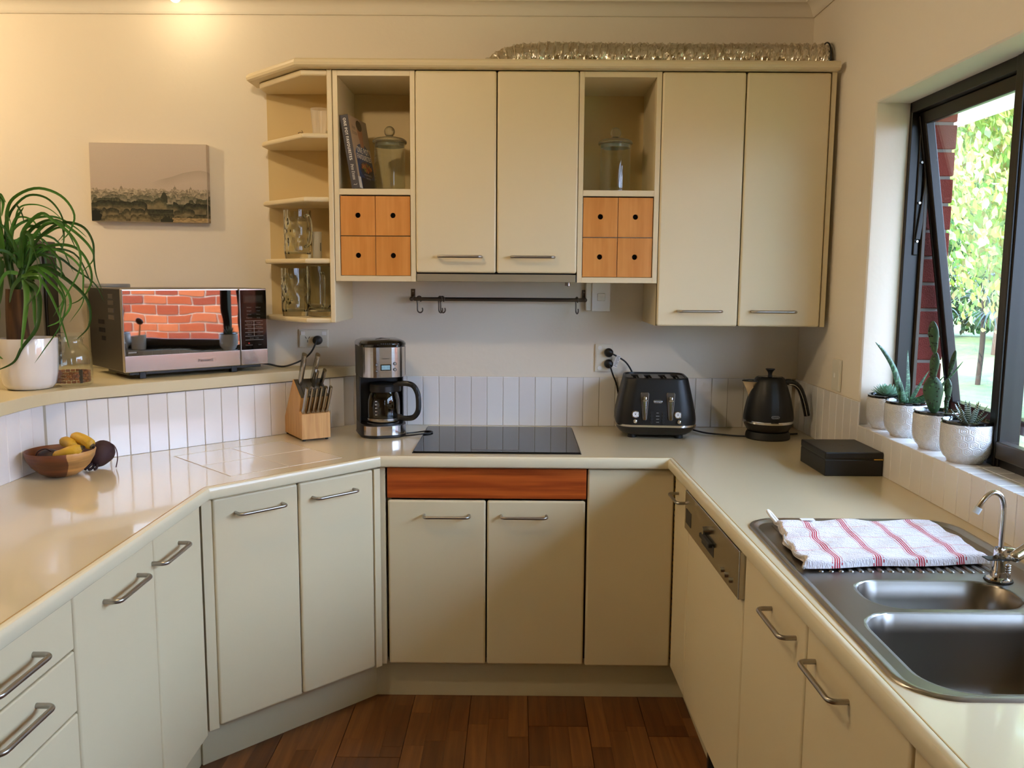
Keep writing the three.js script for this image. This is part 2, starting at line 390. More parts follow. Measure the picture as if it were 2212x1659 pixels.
// kickboards
structure('baseboard_back', bx(-0.5, 0.617, 0, 0.138, 0.57, 0.588, 0.001), M.kick);
{ const g = bx(-1.43, -0.762, 0, 0.138, 0.045, 0.063, 0.001); g.rotateY(Math.PI / 4); structure('baseboard_diagonal', g, M.kick); }
structure('baseboard_left', bx(-0.992, -0.974, 0, 0.138, 1.035, 3.2, 0.001), M.kick);
structure('baseboard_right', bx(0.617, 0.635, 0, 0.138, 0.57, 3.2, 0.001), M.kick);

// ================================================================ WINDOW
{
  const w = structure('window_1');
  const fx0 = 1.285, fx1 = 1.335;
  const frame = [bx(fx0, fx1, WY1 - 0.034, WY1 + 0.02, WZ0 - 0.01, WZ1 + 0.01, 0.003), bx(fx0, fx1, WY0 - 0.01, WY0 + 0.035, WZ0 - 0.01, WZ1 + 0.01, 0.003), bx(fx0, fx1, WY0, WY1, WZ0 - 0.012, WZ0 + 0.016, 0.003), bx(fx0, fx1, WY0, WY1, WZ1 - 0.03, WZ1 + 0.01, 0.003)];
  part('frame', merge(frame), M.bronze, w);
  part('inner_bead', merge([bx(fx1, fx1 + 0.012, WY0, WY1, WZ0 + 0.004, WZ0 + 0.032, 0.002), bx(fx1, fx1 + 0.012, WY1 - 0.05, WY1, WZ0, 1.26, 0.002)]), M.bronzeLight, w);
  for (const z of [1.262, 2.1]) part('mullion', merge([bx(fx0 - 0.006, fx1, WY0, WY1, z, z + 0.052, 0.003), bx(fx0 - 0.012, fx0 - 0.004, WY0, WY1, z + 0.034, z + 0.046, 0.002)]), M.bronze, w);
  // top-hung sash, pushed out at the bottom
  const sash = new THREE.Group(); sash.name = 'sash'; w.add(sash); sash.position.set(fx0 + 0.022, WY1 - 0.035, 0); sash.rotation.z = 0.162;
  const L = 1.0, z0 = WZ0 + 0.02, z1 = 1.258;
  part('sash_frame', merge([bx(0, 0.03, -L, 0, z0, z0 + 0.034, 0.004), bx(0, 0.03, -L, 0, z1 - 0.034, z1, 0.004), bx(0, 0.03, -0.04, 0, z0, z1, 0.004), bx(0, 0.03, -L, -L + 0.045, z0, z1, 0.004), bx(-0.006, 0.002, -L + 0.01, -0.01, z0 + 0.003, z0 + 0.012, 0.002)]), M.bronze, sash);
  part('pane', bx(0.012, 0.016, -L + 0.03, -0.03, z0 + 0.02, z1 - 0.02), M.pane, sash);
  part('pane', bx(fx0 + 0.02, fx0 + 0.024, WY0 + 0.03, WY1 - 0.02, 1.31, 2.105), M.pane, w);
  part('pane', bx(fx0 + 0.02, fx0 + 0.024, WY0 + 0.03, WY1 - 0.02, 2.15, WZ1 - 0.02), M.pane, w);
  part('stay_arm', merge([bx(1.313, 1.329, 1.6, 2.02, WZ0 + 0.017, WZ0 + 0.023, 0.003), place(bx(-0.008, 0.008, -0.13, 0.13, -0.003, 0.003, 0.002), 1.337, 1.78, WZ0 + 0.028, 0, 0, -0.11)]), M.black, w);
  for (const y of [2.0, 1.9, 1.77, 1.665, 1.645]) part('rivet', place(cyl(0.004, 0.004, 0.004, 10), 1.322, y, WZ0 + 0.028, Math.PI / 2), M.nickel, w);
  part('sill_rail', bx(fx0 - 0.012, fx0 + 0.02, WY0 + 0.03, WY0 + 0.075, 1.31, WZ1, 0.004), M.bronzeLight, w);
}
{ // unseen window behind the photographer, placed to light the left doors
  const w = structure('unseen_window_2'), a = 1.24, b = 1.29;
  part('frame', merge([bx(a, b, 0.89, 2.1, DZ0 - 0.01, DZ0 + 0.05), bx(a, b, 0.89, 2.1, DZ1 - 0.05, DZ1 + 0.01), bx(a, b, 2.05, 2.11, DZ0, DZ1), bx(a, b, 0.89, 0.95, DZ0, DZ1)]), M.bronze, w);
  part('pane', bx(a + 0.02, a + 0.024, 0.93, 2.06, DZ0 + 0.04, DZ1 - 0.04), M.pane, w);
}

// ================================================================ OUTSIDE
const brickGeo = clean(new RoundedBoxGeometry(0.1, 0.077, 0.23, 1, 0.004));
{
  const v = structure('wall_outside');                   // brick leaf beside and below the window
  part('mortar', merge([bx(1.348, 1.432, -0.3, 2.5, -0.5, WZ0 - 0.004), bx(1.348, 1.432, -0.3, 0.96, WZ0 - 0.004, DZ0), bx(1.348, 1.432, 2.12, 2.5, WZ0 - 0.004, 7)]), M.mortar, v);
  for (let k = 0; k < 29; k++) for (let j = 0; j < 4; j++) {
    const m = part('brick', brickGeo, M.brickShaded[Math.floor(rnd() * 4)], v);
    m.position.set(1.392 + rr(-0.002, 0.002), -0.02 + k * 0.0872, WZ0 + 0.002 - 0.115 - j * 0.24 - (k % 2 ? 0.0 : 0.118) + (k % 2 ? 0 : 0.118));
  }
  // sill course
  for (let j = 0; j < 24; j++) { const m = part('brick', brickGeo, M.brickShaded[j % 4], v); m.position.set(1.40, 0.985, WZ0 + 0.05 + j * 0.11); m.rotation.set(0, Math.PI / 2, 0.2); }
}
structure('trim_3', merge([bx(1.44, 2.2, 2.315, 2.35, -6, 8), bx(2.17, 2.22, 2.285, 2.43, -6, 8)]), std(0xe8dcc8, 0.7), 'cream painted soffit and fascia under the eaves outside the window');
structure('roof', prism([[-5.2, -0.7], [1.5, -0.7], [1.5, 7.6], [-5.2, 7.6]], 2.73, 2.85), std(0x4a4038, 0.8));
{ // brick garden wing opposite the window
  const g = structure('wall_garden');
  part('mortar', bx(3.754, 4.0, -0.32, 1.75, 1.66, 3.95), std(0xded3c0, 0.95), g);
  const geo = clean(new RoundedBoxGeometry(0.09, 0.0745, 0.229, 1, 0.003));
  const lowGeo = boxUV(clean(new THREE.BoxGeometry(0.09, 0.0745, 0.229)));
  let n = 0; const rest = [];
  for (let k = 0; k < 24; k++) for (let j = 0; j < 9; j++) {
    const y = -0.28 + k * 0.0865, z = 1.78 + j * 0.2405 + (k % 2) * 0.12;
    if (k > 8 && k < 24) { const m = part('brick', geo, M.brick[Math.floor(rnd() * 5)], g); m.position.set(3.79 + rr(-0.002, 0.003), y, z); n++; }
    else { const q = lowGeo.clone(); q.translate(3.79, y, z); rest.push(q); }
  }
  part('bricks', merge(rest), M.brick[0], g).userData.kind = 'stuff';
}
const grassTex = dataTex(512, 512, (u, v) => { const n = fbm(u * 40, v * 40, 40, 40, 41, 4), m = fbm(u * 6, v * 6, 6, 6, 42, 3); const t = clamp(n * 0.7 + m * 0.5, 0, 1); return [lerp(48, 96, t), lerp(64, 108, t), lerp(26, 56, t)]; }, true, [0.12, 0.12]);
structure('ground', prism([[1.3, -70], [70, -70], [70, 30], [1.3, 30]], -0.6, -0.3), std(0xffffff, 0.98, { map: grassTex }));

function leafGeo(l, w, fold = 0.25) {
  const g = new THREE.BufferGeometry(), p = [0, 0, 0, w * 0.8, l * 0.33, fold * w, w, l * 0.55, fold * w, 0, l, -0.1 * l, -w, l * 0.55, fold * w, -w * 0.8, l * 0.33, fold * w, 0, l * 0.45, 0];
  g.setAttribute('position', new THREE.Float32BufferAttribute(p, 3));
  g.setAttribute('uv', new THREE.Float32BufferAttribute(new Array(14).fill(0.5), 2));
  g.setIndex([0, 1, 6, 1, 2, 6, 2, 3, 6, 3, 4, 6, 4, 5, 6, 5, 0, 6]); g.computeVertexNormals(); return g;
}
const foliageMat = new THREE.MeshPhysicalMaterial({ color: 0xffffff, roughness: 0.85, specularIntensity: 0.3, transmission: 0.35, thickness: 0, side: THREE.DoubleSide });
function foliage(parent, clumps, per, geo, hue, droop) {
  const im = new THREE.InstancedMesh(geo, foliageMat, clumps.length * per), d = new THREE.Object3D(), c = new THREE.Color();
  let i = 0;
  for (const [cx, cy, cz, r] of clumps) for (let k = 0; k < per; k++) {
    const u = rr(-1, 1), a = rr(0, 6.283), q = Math.cbrt(rnd()) * r, s = Math.sqrt(1 - u * u);
    d.position.set(cx + q * s * Math.cos(a), cy + q * u * 0.75, cz + q * s * Math.sin(a));
    d.rotation.set(rr(-0.8, 0.8) + droop, rr(0, 6.283), rr(-0.7, 0.7)); d.scale.setScalar(rr(0.7, 1.25)); d.updateMatrix(); im.setMatrixAt(i, d.matrix);
    c.setRGB(...hue.map((h) => h * rr(0.65, 1.25))); im.setColorAt(i, c); i++;
  }
  im.name = 'foliage'; im.userData.kind = 'stuff'; im.castShadow = im.receiveShadow = true; parent.add(im);
}
const bark = std(0x4a3a2a, 0.95);
function tree(name, label, x, z, h, r, y0, n, per, geo, hue, droop, group, lean = 0) {
  const t = thing(name, label, 'tree', [x, -0.3, z], 0, group);
  part('trunk', tube([[0, 0, 0], [0.1, h * 0.35, 0.05], [-0.05, h * 0.8, 0]], Math.min(0.22, h * 0.03), 12, 8), bark, t);
  const cl = [];
  for (let i = 0; i < n; i++) { const u = rr(-1, 1), a = rr(0, 6.283), q = Math.pow(rnd(), 0.45), s = Math.sqrt(1 - u * u); cl.push([lean + q * r * s * Math.cos(a), y0 + (h - y0) / 2 + u * q * (h - y0) / 2, q * r * s * Math.sin(a), r * rr(0.16, 0.3)]); }
  foliage(t, cl, per, geo, hue, droop); return t;
}
tree('leafy_tree', 'large bright green broad-leaved tree filling most of the window view', 6.7, -6.2, 7.2, 2.9, 1.6, 210, 190, leafGeo(0.115, 0.026), [0.40, 0.47, 0.14], 2.6, undefined, -1.15);
tree('garden_tree', 'dark green tree behind the palm at the edge of the lawn', 11.9, -17.5, 7, 3.2, 0.6, 90, 60, leafGeo(0.2, 0.06), [0.06, 0.13, 0.035], 0.3);
tree('garden_tree', 'tall mid-green tree to the right of the window bar', 15.5, -20, 9, 4, 0.6, 90, 60, leafGeo(0.22, 0.07), [0.10, 0.2, 0.04], 0.3);
const nth9 = ['first', 'second', 'third', 'fourth', 'fifth', 'sixth', 'seventh', 'eighth', 'ninth'];
for (let i = 0; i < 7; i++) tree('hedge_tree', `${nth9[i]} from the left of the distant hedgerow trees beyond the paddock fence`, 10 + i * 5.2, -42 - (i % 3) * 3, rr(7, 10), 4.2, 0.2, 55, 60, leafGeo(0.42, 0.15), [0.07, 0.14, 0.05], 0.3, 'hedgerow trees beyond the paddock');
for (let i = 0; i < 5; i++) { // paddock fence
  const white = i === 1;
  const f = thing('fence_post', white ? 'white fence post among the brown posts across the lawn' : `weathered brown paddock fence post across the lawn, ${nth9[i]} post from the left`, 'post', [13.6 + i * 1.9, -0.3, -27.5 - i * 0.35], 0, 'paddock fence posts');
  part('post', bx(-0.07, 0.07, -0.05, 1.35, -0.07, 0.07, 0.02), white ? M.white : bark, f);
}
tree('garden_tree', 'rounded green tree standing apart near the middle of the lawn', 14.5, -9.5, 5.2, 2.6, 0.4, 80, 60, leafGeo(0.2, 0.06), [0.09, 0.17, 0.05], 0.3);
tree('garden_tree', 'low spreading green tree at the right side of the lawn', 17.5, -3.5, 4.6, 2.8, 0.3, 80, 60, leafGeo(0.22, 0.07), [0.08, 0.16, 0.045], 0.3);
for (let i = 0; i < 7; i++) { // shrubs along the lawn's far edge
  const t = thing('shrub', `${nth9[i]} from the left of the dark green shrubs along the far edge of the lawn`, 'shrub', [10.5 + i * 1.75, -0.3, -22.5 - (i % 3) * 1.2], 0, 'dark shrubs along the lawn');
  const cl = []; for (let k = 0; k < 26; k++) cl.push([rr(-1.3, 1.3), rr(0.3, 2.0), rr(-0.8, 0.8), rr(0.4, 0.6)]);
  part('trunk', tube([[0, 0, 0], [0.05, 0.5, 0], [0, 1.1, 0]], 0.07, 6, 6), bark, t);
  foliage(t, cl, 60, leafGeo(0.22, 0.06), [0.05, 0.1, 0.035], 0.3);
}
{ // fan palm
  const t = thing('fan_palm', 'dark fan palm with spiky radiating fronds on the lawn', 'palm', [8.1, -0.3, -11.4]);
  part('trunk', tube([[0, 0, 0], [0.03, 0.8, 0], [0, 1.55, 0]], 0.045, 10, 8), std(0x2e261c, 0.95), t);
  for (let k = 0; k < 16; k++) {
    const a = k / 16 * 6.283 + 0.3, el = rr(-0.5, 0.9), L = rr(0.55, 0.8), c = V(Math.cos(a) * Math.cos(el) * L, 1.6 + Math.sin(el) * L, Math.sin(a) * Math.cos(el) * L), list = [tube([V(0, 1.55, 0), c.clone().lerp(V(0, 1.8, 0), 0.4), c], 0.012, 6, 5)];
    const out = c.clone().sub(V(0, 1.6, 0)).normalize(), side = V(0, 1, 0).cross(out).normalize();
    for (let j = -8; j <= 8; j++) { const th = j * 0.17, d = out.clone().multiplyScalar(Math.cos(th)).addScaledVector(side, Math.sin(th)); list.push(strap([c, c.clone().addScaledVector(d, 0.32), c.clone().addScaledVector(d, 0.6).add(V(0, -0.1, 0))], 0.04, 5, V(0, 1, 0.01))); }
    part('frond', merge(list), std(0x10260f, 0.6, { side: THREE.DoubleSide }), t);
  }
}
// ================================================================ BASE CABINETS
function handleGeo(L, proj = 0.034, r = 0.0052) {
  const b = 0.014, pts = [[-L / 2, 0, -0.002], [-L / 2, 0, (proj - b) * 0.6], [-L / 2, 0, proj - b]];
  for (let i = 1; i <= 5; i++) { const a = i / 5 * Math.PI / 2; pts.push([-L / 2 + b * (1 - Math.cos(a)), 0, proj - b + b * Math.sin(a)]); }
  const rest = pts.map(([x, y, z]) => [-x, y, z]).reverse();
  return tube([...pts, [-L / 4, 0, proj], [0, 0, proj], [L / 4, 0, proj], ...rest], r, 72, 12);
}
const HG = handleGeo(0.158), HGS = handleGeo(0.13), HGL = handleGeo(0.17, 0.036, 0.0056);
// door slab with softly rounded long edges; local x to the right, z outward; [x0, x1, y0, y1], front at zf
function door(parent, x0, x1, y0, y1, zf, handleAt, { name = 'door', mat = M.cabinet, hg = HG, th = 0.018, r = 0.008, label } = {}) {
  const m = part(name, bx(-(x1 - x0) / 2, (x1 - x0) / 2, -(y1 - y0) / 2, (y1 - y0) / 2, -th, 0, r, 3), mat, parent, label);
  m.position.set((x0 + x1) / 2, (y0 + y1) / 2, zf);
  if (handleAt) { const h = part('handle', hg, M.nickel, m); h.position.set(handleAt[0] - m.position.x, handleAt[1] - m.position.y, 0); }
  return m;
}
// open-fronted carcass of boards
const carcass = (x0, x1, y0, y1, z0, z1, t = 0.016) => merge([bx(x0, x0 + t, y0, y1, z0, z1), bx(x1 - t, x1, y0, y1, z0, z1), bx(x0 + t, x1 - t, y0, y0 + t, z0, z1), bx(x0 + t, x1 - t, y0 + t, y1, z0, z0 + 0.008), bx(x0 + t, x1 - t, y1 - 0.06, y1, z1 - 0.016, z1 - 0.001)]);

{ const t = thing('cooktop_cabinet', 'cream two-door base cabinet with a reddish timber panel under the black cooktop', 'cabinet');
  part('carcass', carcass(-0.452, 0.249, 0.139, 0.858, 0.03, 0.608), M.carcass, t);
  door(t, -0.447, -0.1035, 0.139, 0.741, 0.63, [-0.24, 0.688]);
  door(t, -0.0985, 0.2455, 0.139, 0.741, 0.63, [0.031, 0.688]);
  const w = part('timber_panel', bx(-0.449, 0.248, 0.748, 0.856, 0.61, 0.629, 0.003), M.rimu, t, 'reddish brown varnished timber drawer front');
  part('filler', bx(-0.474, -0.456, 0.138, 0.858, 0.60, 0.629, 0.001), M.cabinet, t);
}
{ const t = thing('corner_cabinet', 'cream corner base cabinet with a plain panel and a folding hinged door', 'cabinet');
  part('carcass', carcass(0.252, 1.15, 0.139, 0.858, 0.03, 0.56), M.carcass, t);
  door(t, 0.2525, 0.556, 0.136, 0.856, 0.63, null);
  const d = door(t, -0.11, 0.11, 0.139, 0.856, 0, [0.015, 0.79], { hg: HGS });
  d.rotation.y = -Math.PI / 2 + 0.02; d.position.set(0.558 + 0.001, 0.4975, 0.745);
  part('hinge', merge(Array.from({ length: 34 }, (_, i) => place(cyl(0.0022, 0.0022, 0.013, 8), 0.5585, 0.16 + i * 0.0202, 0.6325))), M.brass, t);
}
const diag = thing('diagonal_cabinet', 'cream two-door base cabinet set diagonally across the left corner', 'cabinet', [0, 0, 0], Math.PI / 4);
part('carcass', carcass(-1.40, -0.816, 0.141, 0.858, -0.42, 0.102), M.carcass, diag);
door(diag, -1.397, -1.1105, 0.143, 0.857, 0.124, [-1.247, 0.803]);
door(diag, -1.106, -0.8175, 0.143, 0.857, 0.124, [-0.978, 0.803]);
part('filler', bx(-1.433, -1.4015, 0.138, 0.857, 0.09, 0.125, 0.001), M.cabinet, diag);
part('filler', bx(-0.814, -0.789, 0.138, 0.857, 0.09, 0.124, 0.001), M.cabinet, diag);

const TL = Math.PI / 2;
{ const t = thing('base_cabinet', 'cream two-door base cabinet on the left between the drawers and the diagonal cabinet', 'cabinet', [0, 0, 0], TL);
  part('carcass', carcass(-1.852, -1.135, 0.145, 0.858, -1.46, -0.935), M.carcass, t);
  part('filler', bx(-1.136, -1.116, 0.145, 0.858, -0.95, -0.937, 0.001), M.cabinet, t);
  door(t, -1.4535, -1.137, 0.145, 0.858, -0.915, [-1.385, 0.795], { hg: HGL });
  door(t, -1.851, -1.4575, 0.145, 0.858, -0.915, [-1.64, 0.795], { hg: HGL });
}
{ const t = thing('drawer_cabinet', 'cream drawer unit at the far left with bar handles', 'cabinet', [0, 0, 0], TL);
  part('carcass', carcass(-2.34, -1.856, 0.145, 0.858, -1.46, -0.935), M.carcass, t);
  for (const [a, b, h] of [[0.7445, 0.858, 0.80], [0.6085, 0.7405, 0.697], [0.38, 0.6045, 0.56], [0.145, 0.376, 0.33]]) door(t, -2.335, -1.8575, a, b, -0.915, [-2.09, h], { name: 'drawer', hg: HGL, r: 0.004 });
}
{ const t = thing('peninsula_cabinet', 'cream end cabinet of the left bench beside the drawers', 'cabinet', [0, 0, 0], TL);
  part('carcass', carcass(-3.09, -2.345, 0.145, 0.858, -1.46, -0.935), M.carcass, t);
  door(t, -3.085, -2.342, 0.145, 0.858, -0.915, null);
}
const TR = -Math.PI / 2 + 0.02, RO = [0.543, 0, 0];
{ const t = thing('dishwasher', 'built-in dishwasher with a stainless control panel above a cream door', 'dishwasher', RO, TR);
  part('body', bx(0.875, 1.478, 0.145, 0.85, -0.56, -0.02, 0.004), M.darkPlastic, t);
  door(t, 0.866, 1.4885, 0.139, 0.716, 0, null);
  const c = part('control_panel', merge([bx(0.864, 1.4885, 0.72, 0.846, -0.018, 0.014, 0.003)]), M.steel, t, 'brushed stainless control panel');
  part('door_grip', merge([bx(1.10, 1.24, 0.745, 0.775, 0.0135, 0.0148, 0.0005), bx(1.115, 1.225, 0.768, 0.782, 0.013, 0.027, 0.004)]), M.darkPlastic, c);
  part('dial', place(cyl(0.011, 0.012, 0.018, 20), 1.17, 0.803, 0.022, Math.PI / 2), M.steel, c);
  for (let i = 0; i < 3; i++) part('button', place(cyl(0.007, 0.007, 0.008, 16), 1.335 + i * 0.04, 0.745, 0.016, Math.PI / 2), M.steel, c);
  part('badge', bx(0.885, 0.955, 0.745, 0.79, 0.0135, 0.0152, 0.0005), M.darkPlastic, c);
  part('foot', bx(1.12, 1.14, 0.03, 0.139, -0.05, -0.02, 0.002), M.black, t);
}
{ const t = thing('sink_cabinet', 'cream two-door base cabinet under the stainless sink', 'cabinet', RO, TR);
  part('carcass', merge([bx(1.493, 1.509, 0.145, 0.858, -0.56, -0.02), bx(2.34, 2.356, 0.145, 0.858, -0.56, -0.02), bx(1.509, 2.34, 0.145, 0.161, -0.56, -0.02)]), M.carcass, t);
  door(t, 1.4935, 1.9195, 0.139, 0.856, 0, [1.785, 0.785]);
  door(t, 1.9245, 2.354, 0.139, 0.856, 0, [2.052, 0.785]);
}
{ const t = thing('bench_cabinet', 'cream base cabinet at the near end of the right bench', 'cabinet', RO, TR);
  part('carcass', carcass(2.362, 3.2, 0.145, 0.858, -0.56, -0.02), M.carcass, t);
  door(t, 2.3625, 2.78, 0.139, 0.856, 0, null); door(t, 2.784, 3.2, 0.139, 0.856, 0, null);
}

// ---------------------------------------------------------------- worktop
const EDGE = [[-0.8965, 3.22], [-0.8955, 1.1075], [-0.467, 0.651], [0.527, 0.651], [0.579, 3.22]];
const SX0 = 0.588, SX1 = 1.118, SZ0 = 1.388, SZ1 = 2.352;        // sink outline
{ const t = thing('worktop', 'cream laminate worktop running in a U around the kitchen', 'worktop');
  const inset = 0.017, ED = EDGE.map(([x, z], i) => {   // pull the edge line back by the nosing
    const d = (a, b) => { const l = Math.hypot(b[0] - a[0], b[1] - a[1]); return [(b[0] - a[0]) / l, (b[1] - a[1]) / l]; };
    const a = i ? d(EDGE[i - 1], EDGE[i]) : d(EDGE[0], EDGE[1]), b = i < 4 ? d(EDGE[i], EDGE[i + 1]) : a, n = [a[1] + b[1], -a[0] - b[0]], k = 2 / (n[0] ** 2 + n[1] ** 2);
    return [x + n[0] * k * inset, z + n[1] * k * inset];
  });
  const hole = rrect(SX1 - SX0 - 0.03, SZ1 - SZ0 - 0.03, 0.07, 8, (SX0 + SX1) / 2, (SZ0 + SZ1) / 2);
  // square recess for the set-in tiles
  const q = (s, n) => [R2 * (s + n), R2 * (n - s)], S0 = -1.303, N0 = -0.354, TW = 0.2045;
  const sq = [q(S0 - 0.003, N0 - 0.003), q(S0 + 2 * TW + 0.003, N0 - 0.003), q(S0 + 2 * TW + 0.003, N0 + 2 * TW + 0.003), q(S0 - 0.003, N0 + 2 * TW + 0.003)];
  part('top', prism([...ED, [1.168, 3.22], [1.168, 0.0045], [-0.676, 0.0045], [-1.51, 0.838], [-1.51, 3.22]], 0.862, 0.9, [hole, sq]), M.worktop, t);
  const prof = [[-0.0175, 0.862], [-0.0175, 0.9], [-0.014, 0.9008], [-0.0075, 0.9003], [-0.003, 0.8975], [-0.0008, 0.893], [0, 0.886], [0, 0.872], [-0.0015, 0.866], [-0.006, 0.862]];
  part('front_edge', sweep(EDGE, prof, -1), M.nosing, t, 'paler rounded front edge');
  part('seam', sweep(EDGE, [[-0.0195, 0.8995], [-0.0195, 0.9004], [-0.0168, 0.9009], [-0.0168, 0.8995]], -1), M.seam, t, 'thin brown joint line behind the front edge');
  const setTile = clean((() => { const g = bx(-TW / 2 + 0.0015, TW / 2 - 0.0015, 0.863, 0.9003, -TW / 2 + 0.0015, TW / 2 - 0.0015, 0.0015, 1); return g; })());
  for (const i of [0, 1]) for (const j of [0, 1]) { const [x, z] = q(S0 + (i + 0.5) * TW, N0 + (j + 0.5) * TW), m = part('inset_tile', setTile, M.tileCream, t, 'square glazed tile set flush in the worktop'); m.position.set(x, 0, z); m.rotation.y = Math.PI / 4; }
  part('inset_grout', prism(sq.map(([x, z]) => [x, z]), 0.864, 0.8988), M.grout, t);
}
{ const t = thing('bar_shelf', 'cream raised bar shelf above the white tiles carrying the microwave', 'shelf');
  const fr = 0.35, bend = Array.from({ length: 9 }, (_, i) => { const a = (225 - 45 * i / 8) * Math.PI / 180; return [-1.492 + fr + fr * Math.cos(a), 0.832 + fr * Math.tan(Math.PI / 8) + fr * Math.sin(a)]; });
  const front = [[-0.662, 0.003], ...bend, [-1.492, 3.12]];
  part('top', prism([...front, [-2.2, 3.12], [-2.2, 0.003]], 1.1075, 1.147, [], 0.002), M.shelf, t);
  part('bracket_board', bx(-2.14, -2.1, 0.0, 1.105, 0.05, 3.0, 0.002), M.wall, t);
}

// ---------------------------------------------------------------- cooktop
{ const t = thing('cooktop', 'black glass cooktop set in the worktop below the range hood', 'cooktop');
  part('glass_plate', prism([[-0.362, 0.065], [0.228, 0.065], [0.228, 0.585], [-0.362, 0.585]], 0.9004, 0.9062, [], 0.0015), M.cooktop, t);
  part('touch_panel', bx(-0.16, 0.03, 0.9061, 0.9064, 0.545, 0.568), std(0x15161a, 0.3), t);
  part('rim', bx(-0.366, 0.232, 0.9002, 0.9016, 0.061, 0.589), M.black, t);
}

// ================================================================ WALL CABINETS
const ZU = 0.34, TOPY = 2.259;
{ const t = thing('open_shelf_unit', 'cream open corner shelf unit with angled shelves at the left end of the wall cabinets', 'shelf unit');
  part('side_panel', bx(-0.6965, -0.6775, 1.344, 2.262, 0.002, 0.342, 0.004), M.cabinet, t);
  part('back_panel', bx(-1.01, -0.6965, 1.352, 2.258, 0.002, 0.01), M.inside, t);
  const sh = (y, th, ext = 0) => {
    const p = [[-0.6965, 0.0105], [-0.6965, 0.336 + ext], [-0.788, 0.341 + ext], [-0.998 - ext, 0.122], [-1.008 - ext, 0.1], [-1.008 - ext, 0.0105]];
    return prism(p, y - th, y, [], 0.006);
  };
  for (const y of [2.037, 1.808, 1.583, 1.361]) part('shelf', sh(y, 0.018), M.cabinet, t);
  part('top_board', sh(2.2605, 0.022, 0.002), M.cabinet, t);
}
function cubby(x0, x1, label, drawerLabel) {
  const t = thing('open_cabinet', label, 'cabinet');
  const f = 0.018;
  part('side_panel', bx(x0, x0 + f, 1.4995, TOPY, 0.004, ZU, 0.001), M.cabinet, t);
  part('side_panel', bx(x1 - f, x1, 1.4995, TOPY, 0.004, ZU, 0.001), M.cabinet, t);
  part('top_board', bx(x0 + f, x1 - f, TOPY - 0.02, TOPY, 0.012, ZU, 0.001), M.cabinet, t);
  part('bottom_board', bx(x0 + f, x1 - f, 1.4995, 1.52, 0.012, ZU, 0.001), M.cabinet, t);
  part('shelf', bx(x0 + f, x1 - f, 1.8165, 1.838, 0.012, ZU - 0.001, 0.001), M.cabinet, t);
  part('back_panel', bx(x0 + f, x1 - f, 1.4995, TOPY, 0.004, 0.012), M.inside, t);
  const a = x0 + f + 0.0015, w = (x1 - x0 - 2 * f - 0.003) / 2;
  for (const i of [0, 1]) for (const j of [0, 1]) {
    const dx0 = a + i * w + 0.001, dx1 = a + (i + 1) * w - 0.001, dy0 = 1.5215 + j * 0.1468, dy1 = dy0 + 0.1435, cx = (dx0 + dx1) / 2, cy = (dy0 + dy1) / 2 + 0.002;
    const rot = rr(-0.002, 0.002), zf = ZU - 0.004 - rr(0, 0.002);
    const d = part('drawer', merge([slab([[dx0, dy0], [dx1, dy0], [dx1, dy1], [dx0, dy1]].map(([x, y]) => [x - cx, y - cy]), -0.012, 0, [circle(0, 0, 0.0098).reverse()], 0.0008)]), M.alder[(i + j * 2) % 3], t, i + j ? undefined : drawerLabel);
    d.position.set(cx, cy, zf); d.rotation.z = rot;
    part('shaded_drawer_box', merge([bx(-0.055, 0.055, -0.066, -0.06, -0.28, -0.012), bx(-0.055, -0.051, -0.06, 0.06, -0.28, -0.012), bx(0.051, 0.055, -0.06, 0.06, -0.28, -0.012), bx(-0.051, 0.051, -0.06, 0.06, -0.032, -0.028)]), M.black, d);  // blackened, with a sheet behind the hole, for the shade inside
  }
  part('divider', bx(x0 + f, x1 - f, 1.6655, 1.6677, 0.012, ZU - 0.006), M.steel, t);
  return t;
}
cubby(-0.6755, -0.3765, 'open cream wall cabinet holding the cookbook, with four small honey timber drawers below', 'small honey-coloured timber drawer with a round finger hole');
cubby(0.2225, 0.5205, 'open cream wall cabinet holding only a lidded glass jar, four small honey timber drawers below', 'small honey-coloured timber drawer with a round finger hole');
{ const t = thing('hood_cabinet', 'cream two-door wall cabinet above the range hood', 'cabinet');
  part('carcass', carcass(-0.3755, 0.2215, 1.54, 2.256, 0.004, 0.319), M.carcass, t);
  door(t, -0.3745, -0.079, 1.5335, 2.258, 0.346, [-0.211, 1.5925]);
  door(t, -0.0755, 0.2205, 1.5335, 2.258, 0.346, [0.0575, 1.5925]);
}
{ const t = thing('tall_wall_cabinet', 'tall cream two-door wall cabinet at the right beside the window wall', 'cabinet');
  part('carcass', carcass(0.522, 1.134, 1.342, 2.256, 0.004, 0.319), M.carcass, t);
  door(t, 0.523, 0.824, 1.3415, 2.258, 0.346, [0.681, 1.3975]);
  door(t, 0.8275, 1.130, 1.3415, 2.258, 0.346, [0.955, 1.3975]);
  part('end_panel', bx(1.1345, 1.153, 1.341, 2.262, 0.004, 0.336, 0.001), M.cabinet, t);
  part('side_panel', bx(0.5212, 0.5222, 1.341, 1.4995, 0.004, 0.327), M.cabinet, t);
}
{ const t = thing('range_hood', 'slim grey slide-out range hood under the middle wall cabinets', 'range hood');
  part('front_strip', bx(-0.373, 0.2185, 1.5005, 1.5285, 0.315, 0.343, 0.002), M.hood, t);
  part('body', bx(-0.372, 0.2175, 1.503, 1.5385, 0.01, 0.315, 0.003), M.darkPlastic, t);
  part('end_trim', bx(0.2185, 0.221, 1.5005, 1.53, 0.315, 0.344, 0.0008), M.black, t);
  part('knob', merge([place(cyl(0.011, 0.011, 0.014, 20), 0.193, 1.4945, 0.29), place(new THREE.SphereGeometry(0.004, 8, 6), 0.193, 1.488, 0.297)]), M.nickel, t);
}
